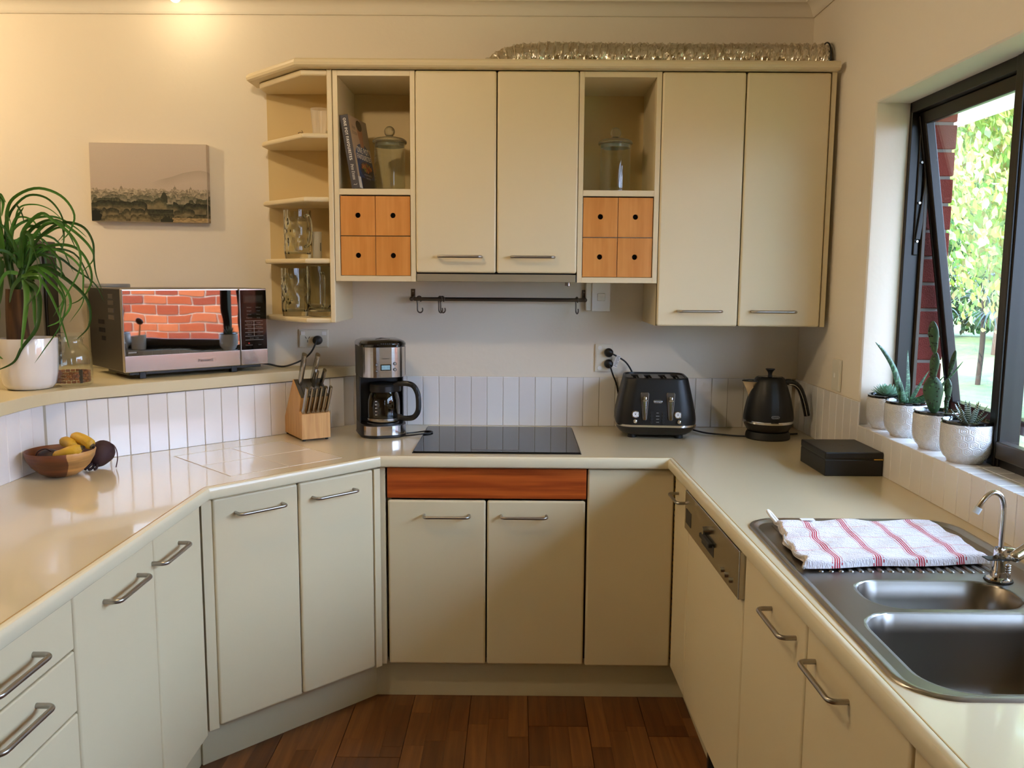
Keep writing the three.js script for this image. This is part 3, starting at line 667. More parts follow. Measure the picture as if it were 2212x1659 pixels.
{ const t = thing('cabinet_cornice', 'rounded cream moulding capping the top of the wall cabinets', 'moulding');
  const prof = [[-0.03, 2.2615], [-0.03, 2.294], [-0.004, 2.2945], [0.006, 2.2925], [0.013, 2.286], [0.0155, 2.277], [0.013, 2.268], [0.006, 2.2625]];
  part('moulding', sweep([[-1.04, 0.012], [-1.04, 0.118], [-0.797, 0.366], [1.15, 0.366]], prof, -1), M.cabinet, t);
  part('top_board', prism([[-1.02, 0.012], [-1.02, 0.12], [-0.79, 0.34], [1.15, 0.34], [1.15, 0.004], [-1.0, 0.004]], 2.2625, 2.268), M.cabinet, t);
}
{ // foil duct lying on the cabinets
  const t = thing('flexible_duct', 'crinkled silver foil duct lying along the top of the wall cabinets', 'duct');
  const c = new THREE.CatmullRomCurve3([V(1.15, 2.334, 0.2), V(0.9, 2.334, 0.2), V(0.6, 2.333, 0.2), V(0.3, 2.334, 0.2), V(0.06, 2.333, 0.2), V(-0.03, 2.318, 0.2), V(-0.085, 2.285, 0.2), V(-0.105, 2.24, 0.2)], false, 'centripetal');
  const N = 560, K = 56, rings = [], len = c.getLength();
  for (let j = 0; j <= N; j++) {
    const u = j / N, p = c.getPointAt(u), tg = c.getTangentAt(u), s = V(0, 0, 1), n = V().crossVectors(s, tg).normalize(), ring = [];
    for (let i = 0; i < K; i++) {
      const a = i / K * 6.2832, ph = (u * len / 0.0285 + i / K) % 1, ridge = Math.exp(-Math.pow((Math.min(ph, 1 - ph)) / 0.1, 2)), mid = 1 - ridge;
      const cr = (hash(j >> 1, i, 5) - 0.5) * 0.004 * mid + (vnoise(j / 4, i / 2, 1000, 28, 8) - 0.5) * 0.008 * mid;
      const r = 0.0585 + 0.0068 * ridge + cr - 0.0012;
      ring.push(p.clone().addScaledVector(s, r * Math.sin(a)).addScaledVector(n, r * Math.cos(a)));
    }
    rings.push(ring);
  }
  part('duct', loft(rings, { open: false, cap0: false, cap1: true, angle: 0.5 }), M.aluFoil, t);
  part('end_ring', place(new THREE.TorusGeometry(0.064, 0.003, 8, 40), 1.152, 2.334, 0.2, 0, Math.PI / 2), M.black, t);
}

// ---------------------------------------------------------------- utensil rail, hooks, sockets
{ const t = thing('utensil_rail', 'dark metal utensil rail fixed to the wall below the range hood', 'rail');
  part('rail', tube([[-0.415, 1.428, 0.058], [-0.1, 1.428, 0.058], [0.1, 1.428, 0.058], [0.275, 1.428, 0.058]], 0.0078, 16, 16), M.gunmetal, t);
  for (const x of [-0.428, 0.277]) {
    const b = part('bracket', merge([bx(x - 0.009, x + 0.009, 1.425, 1.468, 0.0006, 0.004, 0.0012), tube([[x, 1.44, 0.002], [x, 1.428, 0.03], [x, 1.426, 0.06]], 0.006, 14, 10), place(new THREE.SphereGeometry(0.009, 12, 10), x, 1.428, 0.058)]), M.gunmetal, t);
    part('screw', place(cyl(0.0035, 0.0035, 0.003, 12), x, 1.458, 0.005, Math.PI / 2), M.nickel, b);
  }
}
const hookGeo = (() => { const p = []; for (let i = 0; i <= 8; i++) { const a = lerp(-0.9, Math.PI, i / 8); p.push([0, 0.0112 * Math.sin(a), 0.0112 * Math.cos(a)]); } p.reverse();
  // over the rail, down the back, forward into the lower crook
  const up = p.map(([x, y, z]) => [x, y, z]); const low = []; for (let i = 0; i <= 8; i++) { const a = lerp(Math.PI, 2 * Math.PI + 0.5, i / 8); low.push([0, -0.043 + 0.012 * Math.sin(a), 0.004 + 0.012 * Math.cos(a)]); }
  return tube([...up.reverse(), [0, -0.02, -0.0085], ...low], 0.0028, 60, 8); })();
const hook0 = thing('s_hook', 'dark metal S-hook at the left end of the utensil rail', 'hook', [-0.397, 1.428, 0.058], 1.2);
part('hook', hookGeo, M.gunmetal, hook0);
copy(hook0, 'left of the two touching S-hooks a little way along the utensil rail', [-0.312, 1.428, 0.058], 0.75);
copy(hook0, 'right of the two touching S-hooks a little way along the utensil rail', [-0.303, 1.428, 0.058], 0.95);
copy(hook0, 'single S-hook at the right end of the utensil rail', [0.244, 1.428, 0.058], 0.35);

function pinHole(x, y, a) { return place(bx(-0.0011, 0.0011, -0.005, 0.005, 0, 0.0012), x, y, 0, 0, 0, a); }
function plugShape(r = 0.0185) { const g = lathe([[0, 0.03], [r * 0.55, 0.0295], [r * 0.92, 0.024], [r, 0.015], [r, 0.001], [0, 0.001]].reverse(), 28); g.rotateX(Math.PI / 2); return g; }
{ const t = thing('power_outlet', 'white horizontal double power outlet under the open shelves', 'power outlet', [-0.842, 1.26, 0.001]);
  part('plate', merge([bx(-0.061, 0.061, -0.0375, 0.0375, 0, 0.009, 0.003), bx(-0.057, 0.057, -0.033, 0.033, 0.008, 0.0105, 0.001)]), M.plastic, t);
  for (const s of [-1, 1]) part('switch', bx(s * 0.044 - 0.009, s * 0.044 + 0.009, 0.014, 0.03, 0.0095, 0.0135, 0.002), M.white, t);
  part('socket_holes', merge([pinHole(-0.032, 0.004, 0.5), pinHole(-0.018, 0.004, -0.5), pinHole(-0.025, -0.011, 0)].map((g) => place(g, 0, 0, 0.0098))), M.black, t);
}
{ const t = thing('power_outlet', 'white upright double power outlet above the toaster', 'power outlet', [0.363, 1.189, 0.001]);
  part('plate', merge([bx(-0.036, 0.036, -0.058, 0.058, 0, 0.009, 0.003), bx(-0.031, 0.031, -0.053, 0.053, 0.008, 0.0105, 0.001)]), M.plastic, t);
  for (const s of [-1, 1]) part('switch', place(cyl(0.0085, 0.0085, 0.004, 20), -0.017, s * 0.042, 0.012, Math.PI / 2), M.white, t);
}
{ const t = thing('hood_switch', 'surface-mounted cream isolator switch beside the end of the utensil rail', 'switch', [0.332, 1.442, 0.001]);
  part('back_box', bx(-0.05, 0.05, -0.058, 0.056, 0, 0.036, 0.004), M.plastic, t);
  part('plate', bx(-0.026, 0.05, -0.06, 0.057, 0.0355, 0.044, 0.003), M.white, t);
  part('rocker', merge([bx(-0.004, 0.028, -0.017, 0.013, 0.043, 0.0465, 0.002), bx(-0.003, 0.027, -0.002, 0.012, 0.0455, 0.048, 0.001)]), M.plastic, t);
}
{ const t = thing('wall_switch', 'slim white blank switch plate on the window wall near the kettle', 'switch', [XR - 0.001, 1.174, 0.452], -Math.PI / 2);
  part('plate', merge([bx(-0.037, 0.037, -0.058, 0.058, 0, 0.009, 0.003), bx(-0.033, 0.033, -0.054, 0.054, 0.008, 0.0105, 0.001)]), M.plastic, t);
  part('rocker', bx(-0.012, -0.002, -0.01, 0.008, 0.009, 0.013, 0.002), M.white, t);
}
// ================================================================ PICTURE
{ const t = thing('canvas_picture', 'stretched canvas print of a misty valley with dark trees and pointed temples', 'picture', [-1.49, 1.886, 0.001]);
  const W = 0.474, H = 0.312, D = 0.03;
  // print: misty layers of tree tops, each paler the further it lies, with spired temples
  const PW = 1024, PH = 676, spires = [[0.25, 0.575, 0.05, 0], [0.69, 0.575, 0.058, 0], [0.82, 0.575, 0.045, 0], [0.79, 0.6, 0.035, 1], [0.6, 0.685, 0.115, 4]];
  const layers = [[0.59, 0.016, 46, [176, 162, 139]], [0.615, 0.02, 40, [158, 146, 124]], [0.645, 0.024, 30, [132, 124, 103]], [0.69, 0.034, 22, [101, 99, 79]], [0.745, 0.045, 17, [72, 74, 55]], [0.80, 0.058, 12, [45, 48, 34]], [0.87, 0.045, 14, [58, 57, 40]], [0.945, 0.035, 18, [84, 78, 53]]];
  let pq = 4242; const PR = () => { pq = (pq * 1664525 + 1013904223) >>> 0; return pq / 4294967296; };
  const tops = layers.map(([y0, amp, n], k) => {
    const a = new Float32Array(PW).fill(y0 + amp * 0.6), put = (cx, cy, rx, ry) => { for (let x = Math.max(0, Math.floor((cx - rx) * PW)); x < Math.min(PW, (cx + rx) * PW); x++) { const q = 1 - ((x / PW - cx) / rx) ** 2; if (q > 0) a[x] = Math.min(a[x], cy - ry * Math.sqrt(q) - 0.006 * (vnoise(x / 5, k, 999, 99, 530) - 0.5)); } };
    for (let i = 0; i < n; i++) { const cx = PR(), rx = amp * (0.5 + 1.1 * PR()); put(cx, y0 + amp * 0.5 * PR(), rx, amp * (0.4 + 0.8 * PR())); put(cx + rx * (PR() - 0.5), y0, rx * 0.6, amp * (0.6 + 0.6 * PR())); }
    if (k === 5) { put(0.28, 0.80, 0.075, 0.055); put(0.34, 0.815, 0.07, 0.06); put(0.41, 0.83, 0.05, 0.03); put(0.09, 0.78, 0.055, 0.05); put(0.14, 0.77, 0.05, 0.04); for (let x = 470; x < 690; x++) a[x] = Math.max(a[x], 0.84); }
    return a;
  });
  const spire = (u, y, [x, y0, h]) => { const q = (y0 - y) / h, d = Math.abs(u - x) / h * 1.5; return q < 0 ? d < 0.36 && q > -0.6 : q < 0.25 ? d < 0.36 - q * 0.3 : q < 0.55 ? d < 0.26 * Math.sqrt((0.62 - q) / 0.37) : q < 1 && d < 0.035 * (1.05 - q) / 0.5; };
  const tex = dataTex(PW, PH, (u, v) => {
    const y = 1 - v, sky = Math.min(1, y / 0.6);
    let c = [lerp(206, 196, sky), lerp(192, 180, sky), lerp(176, 162, sky)];
    const ridge = 0.52 - 0.16 * Math.max(0, Math.sin((u - 0.5) * 3.6)) - 0.03 * vnoise(u * 9, 1, 99, 9, 560) + (u < 0.5 ? 1 : 0); if (y > ridge && y < 0.6) { const k = 0.5 * Math.max(0, 1 - (y - ridge) / 0.13) * clamp((u - 0.5) / 0.12, 0, 1); c = c.map((a, i) => lerp(a, [160, 146, 126][i], k)); }
    layers.forEach(([y0, amp, f, col], k) => {
      const top = tops[k][Math.min(PW - 1, Math.floor(u * PW))];
      for (const s of spires) if (s[3] === k && spire(u, y, s)) c = col.map((a) => a * 0.82);
      if (y > top) { const n = vnoise(u * 90, y * 60, 900, 600, 570 + k), dep = clamp((y - top) / (amp * 2.2), 0, 1), far = clamp((y - top) / (amp * 1.5), 0, 1), lift = k < 4 ? 0.55 * dep : 0.85 * far * far * (0.55 + 0.45 * vnoise(u * 40, y * 40, 400, 400, 580 + k)); c = col.map((a, i) => lerp(a * (0.7 + 0.5 * n), (k < 4 ? [190, 174, 147] : [148, 130, 94])[i], lift)); }
    });
    if (y > 0.95 - 0.008 * vnoise(u * 20, 3, 99, 9, 590) && u > 0.62) c = [168, 142, 98].map((a) => a * (0.75 + 0.4 * vnoise(u * 60, y * 80, 600, 800, 591)));
    const bx0 = Math.hypot((u - 0.62) / 0.06, (y - 0.985) / 0.07); if (bx0 + 0.4 * vnoise(u * 140, y * 40, 999, 999, 592) < 1.05) c = [44, 45, 30];
    if (Math.hypot((u - 0.03) / 0.06, (y - 0.94) / 0.1) + 0.3 * vnoise(u * 60, y * 40, 999, 999, 593) < 1) c = [24, 25, 17];
    if (Math.abs(u - 0.335) < 0.0012 && y > 0.64 && y < 0.7) c = [92, 84, 66]; if (Math.hypot((u - 0.335) / 0.016, (y - 0.645) / 0.012) < 1 && y < 0.648) c = [92, 84, 66];
    return c;
  }, true);
  const sub = (u0, u1, v0, v1, g) => { const uv = g.attributes.uv; for (let i = 0; i < uv.count; i++) uv.setXY(i, lerp(u0, u1, uv.getX(i)), lerp(v0, v1, uv.getY(i))); return g; };
  part('canvas', new RoundedBoxGeometry(W, H, D, 2, 0.003).translate(0, 0, D / 2), std(0xcbbca4, 0.85), t);
  const pm = std(0xffffff, 0.85, { map: tex, bumpMap: satinBump, bumpScale: 0.0002 });
  part('printed_face', place(sub(0, 0.955, 0, 1, new THREE.PlaneGeometry(W - 0.003, H - 0.003)), 0, 0, D + 0.0003), pm, t);
  part('printed_edge', place(sub(0.955, 1, 0, 1, new THREE.PlaneGeometry(D - 0.003, H - 0.003)), W / 2 + 0.0003, 0, D / 2, 0, Math.PI / 2), pm, t);
  t.rotation.z = -0.012;
}

// ================================================================ MICROWAVE
{ const t = thing('microwave', 'stainless and black microwave oven angled on the bar shelf', 'microwave', [-1.1785, 1.1472, 0.3785], Math.PI / 4 - 0.03);
  const hw = 0.272, h0 = 0.025, h1 = 0.322;      // local z = 0 is the front face
  part('casing', prism([[-hw + 0.004, -0.02], [hw - 0.004, -0.02], [hw - 0.004, -0.235], [0.17, -0.3], [-0.12, -0.375], [-hw + 0.004, -0.375]], h0, h1, [], 0.004), M.mwSide, t);
  const slot = (n, x, y, w) => Array.from({ length: n }, (_, i) => bx(-hw + 0.0025, -hw + 0.0045, y, y + 0.016, x + i * w, x + i * w + w * 0.5));
  part('side_vents', merge([...slot(8, -0.15, 0.285, 0.006), ...slot(10, -0.155, 0.262, 0.006), ...slot(10, -0.155, 0.235, 0.006), ...slot(10, -0.155, 0.21, 0.006)]), M.nickel, t);
  part('lower_vents', merge([...slot(9, -0.27, 0.19, 0.0075), ...slot(9, -0.265, 0.16, 0.0075), ...slot(6, -0.24, 0.13, 0.0075)]), M.black, t);
  const d = part('door', bx(-hw, 0.157, h0 + 0.001, h1 - 0.001, -0.021, 0, 0.003), M.mwTrim, t);
  part('glass', bx(-hw + 0.003, 0.1555, 0.085, h1 - 0.007, -0.001, 0.0008), M.mirror, d, 'black mirror glass door panel');
  part('steel_strip', bx(-hw + 0.001, 0.157, h0 + 0.003, 0.085, -0.002, 0.0012, 0.001), M.brushedBright, d);
  const p = part('control_panel', bx(0.1605, hw, h0 + 0.001, h1 - 0.001, -0.021, 0, 0.003), M.mwTrim, t);
  const ptex = canvasTex(320, 720, (c, w, h) => {
    c.fillStyle = '#060606'; c.fillRect(0, 0, w, h); c.fillStyle = '#1a1d1c'; c.fillRect(40, 60, 240, 95); c.fillStyle = '#252b2a'; c.fillRect(60, 75, 200, 65);
    c.strokeStyle = '#8f9391'; c.lineWidth = 5; for (let i = 0; i < 6; i++) { c.beginPath(); c.moveTo(50, 372 + i * 46); c.lineTo(275, 372 + i * 46); c.stroke(); } c.beginPath(); c.moveTo(162, 372); c.lineTo(162, 556); c.stroke();
    c.fillStyle = '#7d8280'; c.font = '19px sans-serif'; c.textAlign = 'center';
    [['Reheat', 'Defrost'], ['Weight', 'Crust'], ['Sensor', 'Menu'], ['Popcorn', 'Soup']].forEach(([a, b], i) => { c.fillText(a, 105, 215 + i * 42); c.fillText(b, 220, 215 + i * 42); });
    [['Quick 30', 'Power'], ['Timer', 'Program'], ['Clock', 'Set'], ['More', 'Less']].forEach(([a, b], i) => { c.fillText(a, 105, 402 + i * 46); c.fillText(b, 220, 402 + i * 46); });
    c.fillText('10 sec   1 min', 162, 588); c.fillText('Stop/Reset', 95, 670); c.fillText('Start', 230, 670); c.fillStyle = '#a33'; c.fillRect(85, 634, 18, 14);
  });
  part('touch_panel', place(new THREE.PlaneGeometry(0.106, h1 - 0.007 - 0.085), (0.1605 + hw) / 2, (h1 - 0.007 + 0.085) / 2, 0.0008), phys(0xffffff, 0.08, { map: ptex, specularIntensity: 0.5 }), p);
  part('steel_strip', bx(0.162, hw - 0.001, h0 + 0.003, 0.084, -0.002, 0.0012, 0.001), M.brushedBright, p);
  const dec = (txt, w, hh, x, y, css, font, W2 = 512) => { const m = part('lettering', new THREE.PlaneGeometry(w, hh), std(0xffffff, 0.5, { map: lettering(txt, css, W2, 96, font), transparent: true }), d); m.position.set(x, y, 0.0017); };
  dec('Panasonic', 0.075, 0.0141, 0.02, 0.0555, '#3a3a3c', 'bold 82px sans-serif');
  dec('INVERTER', 0.04, 0.0075, -0.245, 0.097, '#c9c9c9', 'italic bold 76px sans-serif');
  part('underside', bx(-hw + 0.02, hw - 0.02, h0 - 0.012, h0 + 0.002, -0.24, -0.02, 0.004), M.darkPlastic, t);
  for (const [x, z] of [[-0.205, -0.03], [0.14, -0.03], [-0.205, -0.25], [0.1, -0.22]]) part('foot', bx(x - 0.012, x + 0.012, 0, h0, z - 0.012, z + 0.012, 0.003), M.black, t);
}

{ const mw = scene.getObjectByName('microwave');
  const c = partAt('power_cord', tube([[-0.823, 1.254, 0.04], [-0.828, 1.235, 0.05], [-0.845, 1.205, 0.052], [-0.875, 1.178, 0.06], [-0.905, 1.163, 0.08], [-0.945, 1.1515, 0.09], [-0.975, 1.1515, 0.08], [-1.0, 1.158, 0.085], [-1.04, 1.168, 0.11], [-1.09, 1.18, 0.1]], 0.0036, 60, 10), M.darkPlastic, mw, 'grey power cord');
  partAt('plug', place(plugShape(0.019), -0.823, 1.254, 0.0115), M.darkPlastic, c);
}

// ================================================================ LEFT SHELF THINGS
{ const t = thing('grey_appliance', 'flat grey appliance with a black corner knob standing behind the potted plant', 'appliance', [-2.03, 1.1472, 0.1]);
  part('front_panel', bx(-0.2, 0.145, 0.012, 0.49, 0.03, 0.045, 0.004), std(0x6b6a64, 0.45), t);
  part('body', bx(-0.2, 0.155, 0.002, 0.5, -0.06, 0.031, 0.006), M.blackSatin, t);
  part('top_bar', bx(-0.2, 0.13, 0.49, 0.505, 0.0, 0.05, 0.004), M.blackSatin, t);
  part('knob', merge([place(cyl(0.022, 0.024, 0.03, 24), 0.137, 0.475, 0.06, Math.PI / 2), place(cyl(0.017, 0.02, 0.03, 20), 0.165, 0.475, 0.04, 0, 0, Math.PI / 2)]), M.black, t);
}
{ const t = thing('glass_canister', 'tall clear glass canister with a flat lid behind the microwave', 'jar', [-1.635, 1.1472, 0.125]);
  part('body', lathe([[0, 0.002], [0.074, 0.002], [0.078, 0.008], [0.078, 0.315], [0.0755, 0.315], [0.0755, 0.012], [0, 0.01]]), M.thinGlass, t);
  part('lid', crease(lathe([[0, 0.334], [0.083, 0.334], [0.085, 0.33], [0.085, 0.322], [0.082, 0.317], [0, 0.317]].reverse())), M.lidGrey, t);
}
{ const t = thing('glass_jar', 'small clear glass jar with a woven cane coaster inside beside the plant pot', 'jar', [-1.488, 1.1472, 0.71]);
  part('body', lathe([[0, 0.002], [0.056, 0.002], [0.063, 0.008], [0.064, 0.02], [0.064, 0.09], [0.061, 0.112], [0.05, 0.13], [0.0375, 0.14], [0.0375, 0.155], [0.041, 0.158], [0.041, 0.164], [0.0365, 0.164], [0.035, 0.14], [0.047, 0.128], [0.058, 0.11], [0.0615, 0.09], [0.0615, 0.012], [0, 0.008]]), M.thinGlass, t);
  part('stopper', lathe([[0, 0.15], [0.032, 0.15], [0.034, 0.165], [0.04, 0.167], [0.04, 0.174], [0.034, 0.178], [0, 0.179]]), M.thinGlass, t);
}
{ const t = thing('cane_coaster', 'brown woven cane coaster roll inside the small glass jar', 'coaster', [-1.488, 1.1475, 0.71]);
  const cane = [std(0x7a3f1e, 0.6), std(0x9a5a2c, 0.6)];
  for (let k = 0; k < 4; k++) {
    const list = [[], []];
    for (let i = 0; i < 22; i++) { const a = (i + (k % 2) * 0.5) / 22 * 6.283; list[i % 2].push(place(bx(-0.0068, 0.0068, 0, 0.0085, -0.003, 0.003, 0.0022, 1), 0.0535 * Math.sin(a), 0.013 + k * 0.0095, 0.0535 * Math.cos(a), 0, a)); }
    part('cane_row', merge(list[0]), cane[k % 2], t); part('cane_row', merge(list[1]), cane[(k + 1) % 2], t);
  }
  part('binding', merge([bx(0.0405, 0.0505, 0.012, 0.058, 0.028, 0.036, 0.002)]), M.black, t);
}
{ // ponytail palm in a white pot
  const t = thing('potted_plant', 'strappy arching green plant in a large white pot on the bar shelf', 'plant', [-1.585, 1.1472, 0.79]);
  part('pot', crease(lathe([[0, 0.001], [0.058, 0.001], [0.068, 0.004], [0.078, 0.018], [0.084, 0.05], [0.087, 0.1], [0.088, 0.162], [0.087, 0.166], [0.0835, 0.166], [0.082, 0.15], [0, 0.148]], 56), 0.9), M.ceramic, t);
  part('soil', place(cyl(0.08, 0.08, 0.01, 32), 0, 0.146, 0), M.soil, t);
  const trunkM = std(0xffffff, 0.95, { map: grain([[46, 30, 18], [104, 72, 42]], 1, 0.5, 121, 5) });
  part('trunk', limb([[-0.028, 0.14, 0], [-0.03, 0.2, 0], [-0.032, 0.26, 0], [-0.03, 0.322, 0]], (q) => [0.036 - 0.008 * q, 0.034 - 0.008 * q], 14, 18), trunkM, t);
  const q = (a, b, d) => V(-0.074 + a * 0.0004135, 0.6584 - b * 0.0004196, d);
  const greens = [0x3f7026, 0x2f5a1e, 0x4c8030, 0x274a1a].map((c) => std(c, 0.42, { side: THREE.DoubleSide }));
  const strands = [
    [0.9, 0.02, 0.08, 110, 400, 130, 230, 200, 130, 400, 55, 600, 120, 690, 260, 640, 390, 590, 440], [0.7, 0, 0.02, 70, 400, 100, 260, 260, 100, 400, 115, 500, 230, 520, 370, 460, 450],
    [0.5, -0.02, -0.05, 90, 330, 130, 180, 240, 155, 360, 190, 480, 290], [0.7, 0, 0.03, 60, 420, 100, 300, 190, 175, 240, 240, 255, 310],
    [1.0, 0, 0.1, 190, 640, 215, 390, 300, 290, 400, 235, 480, 280, 620, 390, 690, 500, 700, 640, 610, 820, 500, 1000], [1.0, 0, 0.05, 180, 640, 220, 400, 380, 290, 520, 300, 560, 400, 555, 530],
    [1.0, 0, -0.06, 190, 640, 260, 420, 430, 280, 560, 350, 680, 480, 690, 560, 560, 680], [0.8, 0, 0.04, 200, 600, 330, 420, 520, 300, 680, 330, 750, 440, 755, 570, 770, 690, 820, 820],
    [0.9, 0, -0.08, 200, 620, 280, 510, 420, 460, 560, 490, 640, 620, 640, 750, 540, 880, 420, 930], [0.9, 0, 0.07, 200, 640, 250, 560, 380, 470, 520, 560, 555, 650, 555, 720],
    [1.0, 0, 0.08, 210, 690, 320, 640, 440, 700, 560, 830, 580, 930, 500, 1040, 420, 1080], [1.1, 0, -0.03, 200, 700, 330, 640, 480, 720, 620, 850, 660, 960, 640, 1090, 540, 1190],
    [0.9, 0, 0.06, 220, 720, 330, 720, 420, 820, 520, 1040, 580, 1250], [1.3, 0.02, 0.1, 190, 640, 270, 380, 330, 420, 330, 560, 300, 690], [1.6, 0.02, 0.1, 200, 690, 240, 850, 250, 1050, 255, 1250],
    [1.3, 0.02, 0.11, 230, 720, 340, 820, 360, 1000, 350, 1100, 250, 1240, 200, 1340, 60, 1410], [1.8, 0.04, 0.11, 60, 550, 30, 800, 50, 1000, 15, 1200, 40, 1280, 110, 1320], [1.6, 0.03, 0.09, 30, 560, 20, 800, 10, 950],
    [1.6, 0.02, 0.04, 60, 520, 60, 300, 90, 110, 120, 150, 100, 260], [1.6, 0, 0.02, 40, 500, 20, 250, -20, 120, -60, 80], [1.3, 0, -0.02, 60, 520, 110, 300, 200, 180], [1.1, 0, 0.04, 190, 650, 170, 500, 110, 350, 60, 290],
    [1.0, 0.02, 0.09, 180, 680, 110, 680, 60, 780, 70, 900], [1.1, 0, 0.08, 200, 700, 270, 750, 300, 850, 290, 930], [1.1, 0, 0.05, 210, 720, 280, 860, 300, 1020, 310, 1090], [1.0, 0, 0.03, 180, 640, 140, 520, 80, 430, 0, 400],
    [0.8, 0, -0.04, 60, 560, 140, 440, 300, 400, 460, 330, 560, 420, 600, 560], [1.3, 0.02, 0.09, 50, 590, 70, 800, 80, 900, 60, 960], [1.0, 0, 0.09, 210, 660, 300, 640, 420, 740, 530, 860, 520, 980, 530, 1060],
    [0.6, 0, 0.13, 220, 660, 330, 650, 460, 720, 560, 860, 560, 1040, 440, 1250, 400, 1340], [0.9, 0.02, 0.08, 200, 700, 300, 690, 380, 700, 400, 780, 360, 870], [0.8, 0, -0.09, 200, 640, 300, 540, 420, 560, 500, 640, 640, 760, 690, 900],
    [1.0, 0, 0.1, 60, 560, 20, 420, -60, 360, -160, 420, -220, 560], [1.0, 0, 0.03, 60, 540, -20, 300, -120, 240, -240, 300, -300, 480], [1.1, 0, 0.12, 40, 600, -40, 560, -140, 640, -180, 820, -170, 980], [1.2, 0, 0.06, 50, 620, -30, 640, -100, 760, -110, 950],
    [1.3, 0.02, 0.05, 60, 520, 40, 330, 70, 180, 110, 100, 150, 160], [1.0, 0, 0.0, 190, 640, 180, 460, 230, 330, 320, 330, 420, 300, 520, 360, 590, 500], [0.7, 0, -0.05, 180, 650, 330, 500, 470, 520, 600, 650, 600, 800, 590, 900, 470, 1060],
    [1.1, 0, 0.1, 190, 690, 170, 780, 180, 900], [0.8, 0, -0.07, 60, 480, 130, 330, 260, 260, 400, 250, 520, 320, 600, 400],
  ];
  strands.forEach((s, i) => { const pts = []; for (let k = 3; k < s.length; k += 2) { const u = (k - 3) / (s.length - 4); pts.push(q(s[k], s[k + 1], s[1] + (s[2] - s[1]) * u + 0.012 * Math.sin(i * 2.1 + u * 3))); } part('leaf', strap(pts, 0.013 * s[0], 34, V(0.25, 0.1, 1), 0.3), greens[i % 4], t); });
  for (let i = 0; i < 26; i++) { // shorter leaves that fill the two crowns
    const [cx, cy] = i % 2 ? [0.0, 0.375] : [-0.05, 0.43], a = rr(0, 6.283), L = rr(0.08, 0.2), u = rr(0.02, 0.12), dx = Math.cos(a) * L, dz = Math.sin(a) * L * 0.8;
    part('leaf', strap([V(cx, cy, 0), V(cx + dx * 0.35, cy + u, dz * 0.35), V(cx + dx * 0.8, cy + u * 0.9, dz * 0.8), V(cx + dx * 1.1, cy - L * 0.3, dz * 1.1)], rr(0.008, 0.014), 18, V(-Math.sin(a), 0.1, Math.cos(a)), 0.3), greens[i % 4], t);
  }
  part('stem', limb([[-0.03, 0.31, 0], [-0.04, 0.37, 0], [-0.05, 0.44, 0]], () => [0.012, 0.012], 8, 10), M.leafDark, t); part('stem', limb([[-0.025, 0.31, 0], [-0.01, 0.35, 0.005], [0.0, 0.385, 0]], () => [0.01, 0.01], 8, 10), M.leafDark, t);
}

// ================================================================ FRUIT BOWL
{ const t = thing('fruit_bowl', 'wooden bowl of two-toned timber in the left corner of the worktop', 'bowl', [-1.407, 0.9002, 0.962]);
  const bt = dataTex(512, 128, (u, v) => { const e = fbm(u * 10, v * 4, 10, 4, 201, 3), g = fbm(u * 6, v * 30, 6, 30, 205, 3), pale = Math.abs(((u + 0.02 + e * 0.06) % 1) - 0.16) < 0.085 + 0.03 * v; const c = pale ? [196, 146, 84] : [108, 58, 26]; return c.map((x) => x * (0.75 + 0.5 * g)); }, true);
  const b = part('bowl', crease(lathe([[0, 0.003], [0.036, 0], [0.044, 0.002], [0.06, 0.012], [0.082, 0.033], [0.096, 0.058], [0.1005, 0.078], [0.0985, 0.0805], [0.0955, 0.077], [0.09, 0.057], [0.075, 0.034], [0.05, 0.016], [0, 0.01]], 72), 0.9), std(0xffffff, 0.45, { map: bt }), t);
  b.rotation.y = 0.7;
}
const ban = std(0xffffff, 0.5, { map: dataTex(64, 256, (u, v) => { const n = 0.35 + 0.3 * fbm(u * 3, v * 5, 3, 5, 301, 2), s = vnoise(u * 20, v * 60, 20, 60, 305) > 0.93 ? 0.6 : 1, tip = v < 0.05 || v > 0.95 ? 0.35 : 1; return [214 * s * tip * (0.85 + 0.25 * n), 168 * s * tip * (0.85 + 0.25 * n), 42 * tip]; }, true) });
function banana(label, pts, r) {
  const t = thing('banana', label, 'banana', pts[0], 0, undefined), p = pts.map((a) => V(a[0] - pts[0][0], a[1] - pts[0][1], a[2] - pts[0][2]));
  part('fruit', limb(p, (u) => { const w = u < 0.14 ? lerp(0.35, 0.5, u / 0.14) : u > 0.88 ? lerp(1, 0.3, (u - 0.88) / 0.12) : Math.min(1, 0.5 + (u - 0.14) * 5); return [r * w, r * w]; }, 28, 10, V(0, 1, 0.2)), ban, t);
  part('tip', place(new THREE.SphereGeometry(r * 0.3, 10, 8), p.at(-1).x, p.at(-1).y, p.at(-1).z), M.soil, t);
}
banana('back banana at the left of the bowl with a dark stem', [[-1.414, 0.993, 0.93], [-1.398, 1.002, 0.945], [-1.372, 0.999, 0.965], [-1.352, 0.985, 0.985]], 0.0165);
banana('top banana lying over the others on the bowl rim', [[-1.388, 1.004, 0.93], [-1.365, 1.014, 0.94], [-1.33, 1.006, 0.955], [-1.302, 0.99, 0.965]], 0.0175);
banana('front banana curving out over the bowl rim', [[-1.408, 0.97, 0.995], [-1.385, 0.972, 1.01], [-1.352, 0.984, 1.015], [-1.315, 0.996, 1.0]], 0.0165);
banana('lowest banana half hidden inside the bowl', [[-1.42, 0.962, 0.97], [-1.395, 0.96, 0.985], [-1.36, 0.965, 0.99], [-1.335, 0.978, 0.985]], 0.015);
